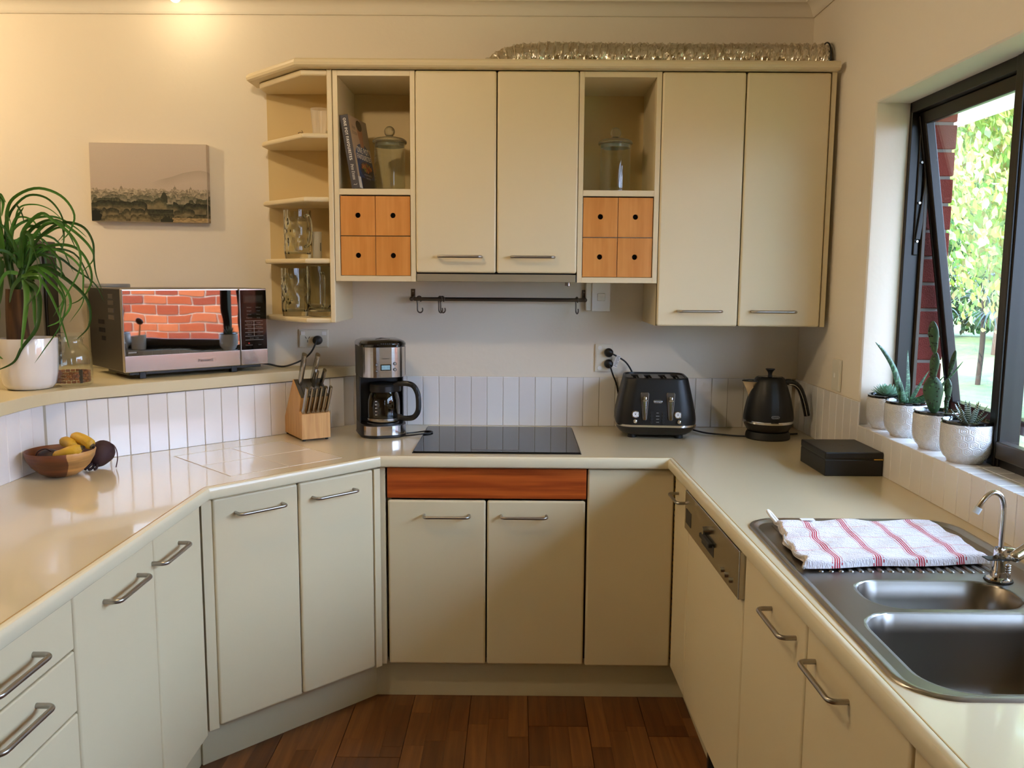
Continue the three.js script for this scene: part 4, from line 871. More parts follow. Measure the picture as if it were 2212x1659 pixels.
{ const dark = std(0x2a141a, 0.55), t = thing('dark_fruit', 'dark purple wrinkled fruit inside the wooden bowl', 'fruit', [-1.44, 0.957, 0.965]);
  part('fruit', new THREE.SphereGeometry(0.033, 24, 16).scale(1.1, 0.75, 1), dark, t);
  part('stalk', tube([[0.02, 0.015, 0.01], [0.0, 0.03, 0.02], [-0.02, 0.022, 0.025], [-0.03, 0.01, 0.02]], 0.002, 16, 6), dark, t);
}
{ const t = thing('beetroot', 'round dark purple beetroot with a long thin root resting beside the wooden bowl', 'vegetable', [-1.338, 0.9002, 0.85]);
  part('root', limb([[-0.005, 0.012, 0.03], [0, 0.04, 0.0], [0.004, 0.055, -0.02], [0.006, 0.066, -0.04]], (u) => { const s = Math.sqrt(Math.max(0.02, 1 - Math.pow(2 * u - 1, 2))); return [0.038 * s, 0.038 * s]; }, 22, 20, V(1, 0, 0)), std(0x3a2226, 0.7), t);
  part('tail', tube([[0.012, 0.075, -0.015], [0.035, 0.074, -0.01], [0.052, 0.058, 0.0], [0.057, 0.03, 0.006], [0.053, 0.004, 0.01]], 0.0016, 30, 6), std(0x4a2a30, 0.7), t);
  part('stalks', merge([tube([[-0.012, 0.02, 0.03], [-0.02, 0.012, 0.042], [-0.026, 0.006, 0.05]], 0.005, 10, 6), tube([[-0.006, 0.014, 0.032], [-0.008, 0.006, 0.045], [-0.012, 0.005, 0.054]], 0.0045, 10, 6), tube([[0.002, 0.016, 0.03], [0.006, 0.008, 0.042], [0.004, 0.005, 0.05]], 0.0045, 10, 6)]), std(0x2a1418, 0.7), t);
}

// ================================================================ KNIFE BLOCK
{ const ang = 33 * Math.PI / 180, t = thing('knife_block', 'pale timber knife block beside the coffee maker', 'knife block', [-0.801, 0.9, 0.4], ang);
  const w = 0.113, prof = [[0, 0.008], [0, 0.103], [-0.024, 0.113], [-0.006, 0.164], [-0.09, 0.227], [-0.232, 0.02], [-0.222, 0.008]];
  const side = (x0, x1) => { const g = slab(prof.map(([z, y]) => [-z, y]), x0, x1, [], 0.002); g.rotateY(Math.PI / 2); const uv = g.attributes.uv; return g; };   // slab z -> x, slab x -> -z
  part('block', side(0, w), M.beech, t);
  const nx = 0.0, f = part('dark_face', (() => { const g = bx(0.003, w - 0.003, 0, 0.1, -0.001, 0.0012); g.translate(0, 0, 0); g.rotateX(-Math.atan2(0.084, 0.063)); g.translate(0, 0.166, -0.006); return g; })(), std(0x4a4437, 0.6), t, 'dark slotted top face');
  part('slots', merge([0.018, 0.042, 0.064, 0.09].flatMap((x, i) => [0.045].map((s) => { const g = bx(x - 0.0015, x + 0.0015, s - 0.03, s + 0.02, 0.001, 0.0016); g.rotateX(-Math.atan2(0.084, 0.063)); g.translate(0, 0.166, -0.006); return g; }))), M.black, f);
  for (const [x, z] of [[0.012, -0.012], [w - 0.012, -0.012], [0.012, -0.2], [w - 0.012, -0.2]]) part('foot', place(cyl(0.006, 0.006, 0.009, 12), x, 0.0045, z), M.rubber, t);
  const T = new THREE.Matrix4().makeRotationY(ang).setPosition(-0.801, 0.9, 0.4);
  const knife = (L, r, blade) => {
    const g = thing('kitchen_knife', '', 'knife');
    part('handle', limb([[0, 0, 0], [0, L * 0.3, 0], [0, L * 0.7, -0.001], [0, L, -0.004]], (u) => { const e = u < 0.05 ? 0.7 : u > 0.94 ? 0.95 : 0.86 + 0.16 * Math.sin(u * 3.1); return [r * 0.72 * e, r * 1.12 * e]; }, 18, 14, V(0, 0, 1)), M.steelPolished, g);
    part('blade', merge([bx(-0.0011, 0.0011, -blade, 0.002, -r * 0.9, r * 0.9), bx(-r * 0.6, r * 0.6, -0.004, 0.01, -r * 0.9, r * 0.9, 0.002)]), M.steelPolished, g);
    return g;
  };
  const put = (o, x, y, z, tilt, label, group) => { o.position.copy(V(x, y, z).applyMatrix4(T)); o.rotation.order = 'YXZ'; o.rotation.set(tilt, ang, 0); o.userData.label = label; if (group) o.userData.group = group; };
  const big = knife(0.142, 0.0125, 0.06), mid = knife(0.098, 0.0098, 0.05), small = knife(0.112, 0.0088, 0.04);
  put(big, 0.02, 0.202, -0.072, 0.5, 'large steel-handled knife at the left of the knife block');
  put(copy(big, ''), 0.071, 0.206, -0.082, 0.6, 'large steel-handled knife at the right rear of the knife block');
  put(mid, 0.068, 0.186, -0.07, 0.72, 'left of the two medium steel-handled knives in the middle of the block');
  put(copy(mid, ''), 0.095, 0.19, -0.062, 0.72, 'right of the two medium steel-handled knives in the middle of the block');
  const nth = ['leftmost', 'second from left', 'third from left', 'fourth from left', 'fifth from left', 'rightmost'];
  for (let i = 0; i < 6; i++) put(i ? copy(small, '') : small, 0.01 + i * 0.0182, 0.109, -0.01, 0.53, `${nth[i]} of the six small steak knives in the front row of the block`, 'steak knives in the front row');
}
// ================================================================ COFFEE MAKER
{ const t = thing('coffee_maker', 'black and stainless drip coffee maker with a glass carafe left of the cooktop', 'coffee maker', [-0.527, 0.9002, 0.232], 0.33);
  const W = 0.178, D = 0.19, plan = (w, d, s = 0) => rrect(w, d, [0.066, 0.066, 0.012, 0.012], 9, 0, s);
  const A = 'angle';
  part('base', loft([[0.0, 0.97], [0.004, 1.0], [0.011, 1.0], [0.0115, 0.985], [0.048, 0.985], [0.052, 0.97]].map(([y, k]) => ringAt(plan(W * k, D * k), y)), { angle: 0.5 }), M.blackSatin, t);
  part('column', bx(-W / 2 + 0.004, W / 2 - 0.004, 0.045, 0.24, -D / 2 + 0.003, -0.042, 0.01), M.darkPlastic, t);
  part('recess_back', bx(-W / 2 + 0.012, W / 2 - 0.012, 0.05, 0.236, -0.043, -0.038, 0.002), M.black, t);
  for (const x of [-W / 2 + 0.005, W / 2 - 0.005]) part('side_wing', bx(x - 0.003, x + 0.003, 0.05, 0.24, -D / 2 + 0.01, 0.0, 0.002), M.darkPlastic, t);
  part('head', loft([[0.234, 0.97], [0.238, 0.992], [0.351, 0.995], [0.353, 1.0]].map(([y, k]) => ringAt(plan(W * k, D * k), y)), { angle: 0.5 }), M.darkPlastic, t);
  part('lid', loft([[0.352, 1.0], [0.357, 1.015], [0.364, 1.01], [0.372, 0.93], [0.378, 0.75], [0.380, 0.4]].map(([y, k]) => ringAt(plan(W * k, D * k), y)), { angle: 0.7 }), M.blackGloss, t);
  part('lid_vents', merge(Array.from({ length: 6 }, (_, i) => bx(-0.018 + i * 0.008, -0.013 + i * 0.008, 0.3605, 0.3665, D / 2 - 0.006, D / 2 + 0.0012, 0.001))), M.black, t);
  // curved stainless skins on the front
  const skin = (y0, y1, cut) => { const pts = plan(W * 1.0 + 0.001, D + 0.001).filter(([x, z]) => z > D / 2 - cut && Math.abs(x) < W / 2 - 0.006); pts.sort((a, b) => a[0] - b[0]); const inner = pts.map(([x, z]) => [x * 0.985, z - 0.0018]); return prism([...pts, ...inner.reverse()], y0, y1); };
  part('steel_band', skin(0.236, 0.3505, 0.05), M.brushedBright, t);
  part('steel_band', skin(0.0125, 0.0475, 0.05), M.brushedBright, t);
  const zf = D / 2 + 0.0006;
  const disp = part('display', bx(-0.0195, 0.0205, 0.2625, 0.2865, zf - 0.003, zf + 0.0022, 0.001), M.blackGloss, t);
  const lcd = canvasTex(256, 128, (c, w, h) => { c.fillStyle = '#9cc4da'; c.fillRect(0, 0, w, h); c.fillStyle = '#6f98b0'; c.font = 'bold 84px monospace'; c.textAlign = 'center'; c.textBaseline = 'middle'; c.fillText('11:15', w / 2, h / 2 + 6); });
  const sc = part('screen', place(new THREE.PlaneGeometry(0.0325, 0.0165), 0.0005, 0.2745, zf + 0.0024), new THREE.MeshStandardMaterial({ color: 0x000000, roughness: 0.3, emissive: 0xffffff, emissiveMap: lcd, emissiveIntensity: 0.55 }), disp);
  for (const [x, y, r] of [[-0.034, 0.2855, 0.0048], [-0.034, 0.2615, 0.0048], [0.0355, 0.2885, 0.006], [0.0355, 0.266, 0.006]]) { const b = part('button', place(cyl(r, r, 0.004, 20), x, y, zf + 0.001, Math.PI / 2), M.black, t); part('button_cap', place(cyl(r * 0.68, r * 0.68, 0.0048, 18), x, y, zf + 0.0012, Math.PI / 2), M.nickel, b); }
  const lg = part('lettering', new THREE.PlaneGeometry(0.034, 0.0075), std(0xffffff, 0.5, { map: lettering('Sunbeam', '#40403e', 512, 112, 'italic 84px serif'), transparent: true }), t); lg.position.set(0.0, 0.3085, zf + 0.0008);
  part('hot_plate', place(cyl(0.06, 0.062, 0.006, 40), 0, 0.0545, 0.03), M.black, t);
  // carafe, lifted out by its handle
  const c = thing('carafe', 'glass coffee carafe with a black handle and lid standing in the coffee maker', 'carafe', [-0.515, 0.9585, 0.262], 0.03);
  part('glass', lathe([[0, 0.0005], [0.052, 0.0005], [0.06, 0.006], [0.0625, 0.02], [0.0635, 0.05], [0.0625, 0.085], [0.057, 0.108], [0.049, 0.121], [0.0485, 0.138], [0.0465, 0.138], [0.047, 0.12], [0.055, 0.106], [0.0608, 0.084], [0.0617, 0.05], [0.0605, 0.02], [0.055, 0.006], [0, 0.004]], 56), M.carafe, c);
  part('collar', crease(lathe([[0.0495, 0.117], [0.0525, 0.119], [0.0525, 0.14], [0.0495, 0.142]]), 0.5), M.blackSatin, c);
  part('lid', crease(lathe([[0, 0.138], [0.05, 0.138], [0.052, 0.146], [0.046, 0.152], [0.02, 0.156], [0, 0.157]]), 0.7), M.black, c);
  part('steel_ring', lathe([[0.0608, 0.004], [0.0636, 0.006], [0.0645, 0.016], [0.0625, 0.017], [0.0605, 0.008]], 56), M.steelPolished, c);
  part('handle', merge([limb([[0.035, 0.148, 0.018], [0.06, 0.15, 0.024], [0.09, 0.152, 0.03], [0.118, 0.144, 0.034], [0.134, 0.118, 0.036], [0.139, 0.082, 0.037], [0.136, 0.044, 0.036], [0.12, 0.022, 0.034], [0.095, 0.016, 0.03], [0.06, 0.018, 0.02]], (u) => [0.0105, 0.0085], 60, 14, V(0, 0, 1))]), M.blackSatin, c);
  part('handle_mount', merge([bx(0.038, 0.07, 0.118, 0.15, 0.006, 0.03, 0.006), bx(0.05, 0.072, 0.012, 0.03, 0.006, 0.026, 0.005)]), M.black, c);
  part('marks', merge([0.032, 0.045, 0.058, 0.071, 0.084].map((y) => bx(-0.0245, -0.017, y, y + 0.003, 0.0585, 0.0592))), M.white, c);
  part('element', place(cyl(0.05, 0.05, 0.003, 32), 0, 0.008, 0), M.carafeBase, c);
  partAt('power_cord', tube([[-0.43, 0.9035, 0.22], [-0.4, 0.9035, 0.2], [-0.355, 0.908, 0.195], [-0.33, 0.9095, 0.215], [-0.34, 0.9095, 0.245], [-0.375, 0.908, 0.265], [-0.415, 0.904, 0.272], [-0.43, 0.9035, 0.27]], 0.0028, 60, 8), M.black, t);
}

// ================================================================ TOASTER
{ const t = thing('toaster', 'matt black four-slot toaster with chrome trim on the worktop', 'toaster', [0.552, 0.9003, 0.166], -0.075);
  const ring = (y, w, d, r) => ringAt(rrect(w, d, r, 8), y);
  part('lower_body', loft([ring(0.013, 0.235, 0.21, 0.05), ring(0.015, 0.25, 0.225, 0.055), ring(0.025, 0.28, 0.255, 0.062), ring(0.04, 0.303, 0.278, 0.066), ring(0.049, 0.3085, 0.284, 0.067)], { angle: 0.8 }), M.blackSatin, t);
  part('chrome_band', loft([ring(0.0488, 0.308, 0.2835, 0.067), ring(0.0495, 0.313, 0.288, 0.069), ring(0.0575, 0.314, 0.289, 0.069), ring(0.0585, 0.309, 0.284, 0.067)], { angle: 0.4 }), M.chrome, t);
  const body = [[0.058, 0.309, 0.284, 0.067], [0.075, 0.31, 0.285, 0.067], [0.1, 0.304, 0.28, 0.065], [0.14, 0.288, 0.266, 0.06], [0.18, 0.27, 0.25, 0.056], [0.215, 0.254, 0.236, 0.052], [0.229, 0.247, 0.23, 0.05], [0.2345, 0.243, 0.226, 0.048], [0.236, 0.237, 0.22, 0.045], [0.235, 0.23, 0.213, 0.042], [0.228, 0.228, 0.211, 0.041]];
  part('body', loft(body.map(([y, w, d, r]) => ring(y, w, d, r)), { cap1: false, angle: 0.8 }), M.toaster, t);
  const slot = (cx, cz, w, d) => [[cx - w / 2, cz - d / 2], [cx + w / 2, cz - d / 2], [cx + w / 2, cz + d / 2], [cx - w / 2, cz + d / 2]];
  const xs = [-0.078, -0.028, 0.03, 0.08];
  part('top_plate', prism(rrect(0.229, 0.212, 0.041, 8), 0.226, 0.229, xs.map((x) => slot(x, 0, 0.027, 0.15))), M.greySatin, t);
  part('slot_well', merge(xs.flatMap((x) => [bx(x - 0.0145, x - 0.0135, 0.1, 0.227, -0.076, 0.076), bx(x + 0.0135, x + 0.0145, 0.1, 0.227, -0.076, 0.076), bx(x - 0.0135, x + 0.0135, 0.1, 0.227, -0.077, -0.0755), bx(x - 0.0135, x + 0.0135, 0.1, 0.227, 0.0755, 0.077), bx(x - 0.0135, x + 0.0135, 0.1, 0.102, -0.076, 0.076)])), M.black, t);
  part('slot_guides', merge(xs.flatMap((x) => [-0.0075, 0.0075].map((o) => tube([[x + o, 0.222, -0.072], [x + o, 0.222, 0], [x + o, 0.222, 0.072]], 0.0013, 6, 6)))), M.nickel, t);
  for (const [x, z] of [[-0.09, 0.08], [0.09, 0.08], [-0.09, -0.08], [0.09, -0.08]]) part('foot', place(cyl(0.016, 0.018, 0.014, 18), x, 0.007, z), M.rubber, t);
  // the sloping front face carries the controls
  const prof = (y) => { for (let i = 0; i < body.length - 1; i++) if (y <= body[i + 1][0]) return lerp(body[i][2], body[i + 1][2], (y - body[i][0]) / (body[i + 1][0] - body[i][0])) / 2; return 0.11; };
  const front = (name, geo, mat, x, y, out = 0, par = t) => { const m = part(name, geo, mat, t); m.position.set(x, y, prof(y) + out); m.rotation.x = -0.2; return m; };
  for (const x of [-0.0475, 0.0515]) {
    const ch = front('lever_channel', slab([[-0.0165, 0.052], [-0.013, 0.058], [0.013, 0.058], [0.0165, 0.052], [0.0085, -0.045], [0.005, -0.049], [-0.005, -0.049], [-0.0085, -0.045]], -0.003, 0.0035, [], 0.0015), M.gunmetal, x, 0.125);
    part('channel_trim', merge([slab([[-0.0052, 0.025], [0.0052, 0.025], [0.0045, -0.046], [0, -0.0485], [-0.0045, -0.046]], 0.003, 0.0045, [[[-0.0028, 0.025], [0.0028, 0.025], [0.0024, -0.043], [-0.0024, -0.043]].reverse()], 0.0004)]), M.chrome, ch);
    part('channel_slot', bx(-0.0026, 0.0026, -0.044, 0.03, 0.002, 0.0038), M.black, ch);
    part('lever', merge([bx(-0.0075, 0.0075, 0.026, 0.042, 0.003, 0.018, 0.005, 3), bx(-0.0095, 0.0095, 0.022, 0.028, 0.003, 0.022, 0.003, 2)]), M.chrome, ch);
  }
  const dialTex = canvasTex(256, 256, (c) => { c.fillStyle = '#d9dadb'; c.fillRect(0, 0, 256, 256); c.translate(128, 128); c.fillStyle = '#333'; c.font = 'bold 26px sans-serif'; c.textAlign = 'center'; c.textBaseline = 'middle'; for (let i = 0; i < 6; i++) { const a = -2.3 + i * 0.92; c.fillText(String(i + 1), 92 * Math.sin(a), -92 * Math.cos(a)); } c.strokeStyle = '#444'; c.lineWidth = 6; c.beginPath(); c.arc(0, 0, 62, -2.6, -0.5); c.stroke(); c.fillStyle = '#1c1c1c'; c.beginPath(); c.arc(0, 0, 24, 0, 7); c.fill(); c.fillRect(-5, -58, 10, 40); });
  for (const x of [-0.083, 0.078]) {
    const d = front('dial', place(cyl(0.0145, 0.0155, 0.012, 32), 0, 0, 0, Math.PI / 2), M.chrome, x, 0.0985, 0.003);
    const f = part('dial_face', new RoundedBoxGeometry(0.0225, 0.0225, 0.003, 3, 0.0014), M.chrome, d); f.position.z = 0.0062;
    const p = part('dial_print', new THREE.CircleGeometry(0.0108, 32), std(0xffffff, 0.4, { map: dialTex }), d); p.position.z = 0.0081;
    const k = front('knob', merge([place(new THREE.SphereGeometry(0.0088, 20, 14), 0, 0, 0.006), place(cyl(0.0055, 0.0065, 0.008, 18), 0, 0, 0.002, Math.PI / 2)]), M.chrome, x + (x > 0 ? 0.006 : 0), 0.0725, 0.001);
  }
  for (const x of [-0.0195, 0.0245]) for (let i = 0; i < 4; i++) front('button', place(cyl(0.0056, 0.0056, 0.006, 20), 0, 0, 0, Math.PI / 2), M.black, x, 0.105 - i * 0.0118, 0.0006);
  ['BAGEL', 'DEFROST', 'REHEAT', 'CANCEL'].forEach((s, i) => front('lettering', new THREE.PlaneGeometry(0.0165, 0.0042), std(0xffffff, 0.5, { map: lettering(s, '#c8c8c8', 256, 64, 'bold 48px sans-serif'), transparent: true }), 0.0025, 0.105 - i * 0.0118, 0.0013));
  const bd = front('badge', slab(rrect(0.034, 0.0115, 0.0055, 6), 0, 0.002, [], 0.0007), M.chrome, 0.0025, 0.1475, 0.0002);
  const bp = part('badge_lettering', new THREE.PlaneGeometry(0.0305, 0.0085), std(0xffffff, 0.35, { map: canvasTex(256, 72, (c, w, h) => { c.fillStyle = '#3a4048'; c.fillRect(0, 0, w, h); c.fillStyle = '#e8e8e8'; c.font = 'italic bold 50px sans-serif'; c.textAlign = 'center'; c.textBaseline = 'middle'; c.fillText("De'Longhi", w / 2, h / 2 + 2); }) }), bd); bp.position.z = 0.0022;
}

{ const to = scene.getObjectByName('toaster');
  const c = partAt('power_cord', tube([[0.3825, 1.165, 0.04], [0.388, 1.152, 0.045], [0.4, 1.12, 0.035], [0.415, 1.085, 0.02], [0.428, 1.03, 0.014], [0.44, 0.95, 0.012], [0.48, 0.91, 0.012]], 0.0034, 48, 10), M.black, to);
  partAt('plug', place(plugShape(), 0.3825, 1.165, 0.0115), M.black, c);
}

// ================================================================ KETTLE
{ const t = thing('kettle', 'matt black electric kettle with a chrome band on its power base', 'kettle', [0.987, 0.9002, 0.24], 0);
  part('power_base', crease(lathe([[0, 0], [0.083, 0], [0.0855, 0.004], [0.0835, 0.02], [0.079, 0.029], [0, 0.03]], 56), 0.6), M.rubber, t);
  part('lower_body', crease(lathe([[0, 0.03], [0.074, 0.03], [0.081, 0.036], [0.09, 0.052], [0.0945, 0.064], [0, 0.064]], 64), 0.7), M.blackSatin, t);
  part('chrome_band', crease(lathe([[0.092, 0.0635], [0.0955, 0.0645], [0.0965, 0.069], [0.096, 0.0745], [0.092, 0.0755]], 64), 0.5), M.chrome, t);
  part('body', crease(lathe([[0.0945, 0.075], [0.0955, 0.08], [0.0945, 0.095], [0.0915, 0.115], [0.0855, 0.145], [0.0785, 0.173], [0.07, 0.199], [0.0615, 0.22], [0.0565, 0.234], [0.0525, 0.239], [0.047, 0.2415], [0.046, 0.239]], 64), 0.8), M.toaster, t);
  const lid = part('lid', crease(lathe([[0.046, 0.2395], [0.043, 0.242], [0.032, 0.2435], [0.02, 0.2415], [0, 0.242]], 48), 0.8), M.blackGloss, t);
  part('knob', crease(lathe([[0, 0.2415], [0.009, 0.2415], [0.0075, 0.252], [0.0095, 0.26], [0.018, 0.2705], [0.0175, 0.273], [0, 0.2735]], 32), 0.7), M.black, lid);
  // beak spout
  const sp = part('spout', (() => { const r = (y, k, hz) => [V(-0.06, y, -hz), V(-k, y, 0), V(-0.06, y, hz)]; const a = [[0.16, 0.081, 0.004], [0.175, 0.084, 0.009], [0.2, 0.094, 0.017], [0.2245, 0.106, 0.024]].map(([y, k, h]) => [V(-0.05, y, -h), V(-(k * 0.72), y, -h), V(-k, y, 0), V(-(k * 0.72), y, h), V(-0.05, y, h)]); return loft(a, { cap0: true, cap1: false, angle: 0.3 }); })(), M.spout, t);
  part('spout_rim', tube([[-0.055, 0.225, -0.0245], [-0.078, 0.2252, -0.0235], [-0.1065, 0.2255, 0], [-0.078, 0.2252, 0.0235], [-0.055, 0.225, 0.0245]], 0.0022, 30, 8, false, true, 'chordal'), M.black, t);
  part('handle', limb([[0.045, 0.219, 0], [0.07, 0.221, 0], [0.093, 0.216, 0], [0.114, 0.2, 0], [0.128, 0.173, 0], [0.138, 0.142, 0], [0.146, 0.112, 0], [0.151, 0.089, 0]], (u) => [0.0118, 0.0125], 48, 16, V(0, 0, 1)), M.blackSatin, t);
  part('handle_inlay', tube([[0.072, 0.2135, 0.0122], [0.092, 0.2105, 0.0127], [0.11, 0.196, 0.0127], [0.1235, 0.17, 0.0127], [0.134, 0.14, 0.0127], [0.143, 0.106, 0.0127], [0.147, 0.09, 0.0124]], 0.0014, 48, 8), M.chrome, t);
  part('water_window', limb([[0.0605, 0.212, 0.006], [0.0725, 0.18, 0.006], [0.083, 0.14, 0.006], [0.0905, 0.105, 0.006], [0.0925, 0.094, 0.006]], () => [0.0045, 0.004], 24, 10, V(0, 0, 1)), M.nickel, t);
  const b = part('badge', slab(rrect(0.031, 0.011, 0.0053, 6), 0, 0.002, [], 0.0006), M.nickel, t); b.position.set(0, 0.0955, 0.0942); b.rotation.x = -0.12;
  const l = part('badge_lettering', new THREE.PlaneGeometry(0.0275, 0.008), std(0xffffff, 0.4, { map: canvasTex(256, 72, (c, w, h) => { c.fillStyle = '#141414'; c.fillRect(0, 0, w, h); c.fillStyle = '#9a9a96'; c.font = 'italic bold 50px sans-serif'; c.textAlign = 'center'; c.textBaseline = 'middle'; c.fillText("De'Longhi", w / 2, h / 2 + 2); }) }), b); l.position.z = 0.0022;
}
{ const ke = scene.getObjectByName('kettle');
  const c = partAt('power_cord', merge([tube([[0.382, 1.2115, 0.04], [0.395, 1.208, 0.045], [0.42, 1.195, 0.043], [0.45, 1.175, 0.04], [0.475, 1.14, 0.03], [0.488, 1.105, 0.018], [0.495, 1.0, 0.008], [0.51, 0.93, 0.008], [0.6, 0.908, 0.009], [0.69, 0.907, 0.03], [0.725, 0.907, 0.12], [0.76, 0.906, 0.175], [0.82, 0.9042, 0.2], [0.87, 0.9042, 0.225], [0.905, 0.906, 0.24]], 0.0034, 120, 10), tube([[1.06, 0.906, 0.2], [1.09, 0.9042, 0.18], [1.125, 0.9042, 0.17]], 0.0036, 16, 10)]), M.black, ke);
  partAt('plug', place(plugShape(), 0.382, 1.2115, 0.0115), M.black, c);
  const tagTex = canvasTex(64, 192, (g) => { g.fillStyle = '#eceae4'; g.fillRect(0, 0, 64, 192); g.fillStyle = '#2b2b2b'; for (let i = 0; i < 9; i++) g.fillRect(8, 14 + i * 19, i % 3 === 1 ? 34 : 48, 6); });
  const tag = bx(-0.0085, 0.0085, -0.026, 0.026, 0, 0.0012), uv = tag.attributes.uv; for (let i = 0; i < uv.count; i++) uv.setXY(i, (uv.getX(i) + 0.0085) / 0.017, (uv.getY(i) + 0.026) / 0.052);
  partAt('tag', place(tag, 0.413, 1.178, 0.047, 0, 0, -0.35), std(0xffffff, 0.6, { map: tagTex }), c, 'white printed tag');
}
{ const t = thing('storage_box', 'flat black lidded box with a small brass clasp on the right bench', 'box', [1.069, 0.9002, 0.778], 0.015);
  part('box', bx(-0.092, 0.092, 0, 0.052, -0.112, 0.112, 0.003), M.boxBlack, t);
  part('seam', bx(-0.0905, 0.0905, 0.051, 0.0545, -0.1105, 0.1105), M.black, t);
  const lid = part('lid', bx(-0.0925, 0.0925, 0.054, 0.0765, -0.1125, 0.1125, 0.004, 3), M.boxBlack, t);
  part('clasp', merge([bx(0.062, 0.093, 0.0515, 0.0555, 0.108, 0.1135, 0.0008)]), M.brass, t);
  const e = part('emblem', new THREE.PlaneGeometry(0.032, 0.032), std(0xffffff, 0.4, { transparent: true, map: canvasTex(128, 128, (c) => { c.clearRect(0, 0, 128, 128); c.strokeStyle = 'rgba(120,100,70,0.55)'; c.lineWidth = 5; for (let i = 0; i < 6; i++) { c.beginPath(); c.ellipse(64 + 22 * Math.cos(i * 1.047), 64 + 22 * Math.sin(i * 1.047), 18, 18, 0, 0, 7); c.stroke(); } }) }), lid); e.rotation.x = -Math.PI / 2; e.position.set(0.0, 0.0768, 0.0);
}

// ================================================================ GLASSWARE, BOOK, JARS ON THE SHELVES
function dimpleMug(h, r, dimples) { // heavy glass beer mug with rows of round dimples
  const rings = [], K = 72, rows = 44, outer = [];
  for (let j = 0; j <= rows; j++) {
    const v = j / rows, y = v * h, ring = [];
    for (let i = 0; i < K; i++) {
      const a = i / K * 6.2832; let rad = r * (0.93 + 0.07 * Math.min(1, v * 6)) * (v > 0.82 ? 0.985 : 1);
      if (dimples) for (let row = 0; row < 3; row++) { const cy = h * (0.36 + row * 0.2), n = 7, da = ((a / 6.2832 * n + (row % 2) * 0.5) % 1 - 0.5) / n * 6.2832 * r, dy = y - cy, q = Math.hypot(da, dy) / (h * 0.092); if (q < 1) rad -= 0.0065 * (1 - q * q); }
      ring.push(V(rad * Math.sin(a), y, rad * Math.cos(a)));
    }
    rings.push(ring);
  }
  for (let j = 0; j <= 20; j++) { const v = 1 - j / 20 * 0.9, rad = (r - 0.008) * (j === 20 ? 0.9 : 1); rings.push(Array.from({ length: K }, (_, i) => V(rad * Math.sin(i / K * 6.2832), v * h, rad * Math.cos(i / K * 6.2832)))); }
  return loft(rings, { angle: 0.9 });
}
const mugHandle = (r, h) => tube([[r - 0.004, h * 0.86, 0], [r + 0.018, h * 0.87, 0], [r + 0.034, h * 0.74, 0], [r + 0.034, h * 0.5, 0], [r + 0.022, h * 0.3, 0], [r - 0.004, h * 0.25, 0]], 0.0065, 48, 12);
{ const m = thing('beer_mug', 'dimpled glass beer mug with a handle on the second lowest open shelf', 'mug', [-0.852, 1.5832, 0.19], -0.75);
  part('glass', dimpleMug(0.186, 0.053, true), M.glass, m); part('handle', mugHandle(0.053, 0.186), M.glass, m);
  copy(m, 'dimpled glass beer mug at the left of the lowest open shelf', [-0.874, 1.3612, 0.165], 2.4);
  const s = thing('straight_mug', 'smooth-sided glass beer mug with a tall handle on the lowest open shelf', 'mug', [-0.766, 1.3612, 0.215], -1.15);
  part('glass', lathe([[0, 0.001], [0.043, 0.001], [0.047, 0.006], [0.048, 0.05], [0.049, 0.193], [0.0475, 0.196], [0.0445, 0.195], [0.044, 0.055], [0.042, 0.022], [0, 0.019]], 56), M.glass, s);
  part('handle', tube([[0.045, 0.165, 0], [0.066, 0.166, 0], [0.078, 0.145, 0], [0.079, 0.1, 0], [0.074, 0.055, 0], [0.062, 0.036, 0], [0.045, 0.038, 0]].map(([x, y, z]) => [x, y, z]), 0.0065, 48, 12), M.glass, s);
  const g = thing('frosted_glass', 'small frosted tumbler with a dark mark beside the dimpled mug', 'glass', [-0.775, 1.5832, 0.2]);
  part('glass', crease(lathe([[0, 0.001], [0.0165, 0.001], [0.0172, 0.004], [0.0185, 0.104], [0.0168, 0.104], [0.0158, 0.012], [0, 0.01]], 36), 0.6), M.frosted, g);
  part('mark', bx(0.0135, 0.0165, 0.03, 0.062, 0.0085, 0.0105, 0.0005), M.black, g);
  const h = thing('handled_tumbler', 'frosted glass handled tumbler standing alone on the top open shelf', 'glass', [-0.756, 2.0372, 0.2], 0.4);
  part('glass', crease(lathe([[0, 0.001], [0.026, 0.001], [0.028, 0.006], [0.0275, 0.03], [0.031, 0.06], [0.034, 0.11], [0.0318, 0.11], [0.0288, 0.06], [0.025, 0.03], [0.024, 0.012], [0, 0.01]], 44), 0.9), M.frostedClear, h);
  part('handle', tube([[0.03, 0.093, 0.008], [0.045, 0.094, 0.012], [0.051, 0.07, 0.014], [0.048, 0.035, 0.013], [0.026, 0.026, 0.008]], 0.0045, 36, 10), M.glass, h);
  const tw = thing('twig', 'short dark dried twig lying beside the tumbler on the top shelf', 'twig', [-0.81, 2.0375, 0.23]);
  part('twig', tube([[0.012, 0.001, 0], [0.0, 0.012, 0.003], [-0.012, 0.018, 0.004], [-0.02, 0.015, 0.002]], 0.0013, 14, 6), M.soil, tw);
  part('twig', tube([[0.0, 0.012, 0.003], [-0.006, 0.024, 0.005]], 0.001, 6, 6), M.soil, tw);
}
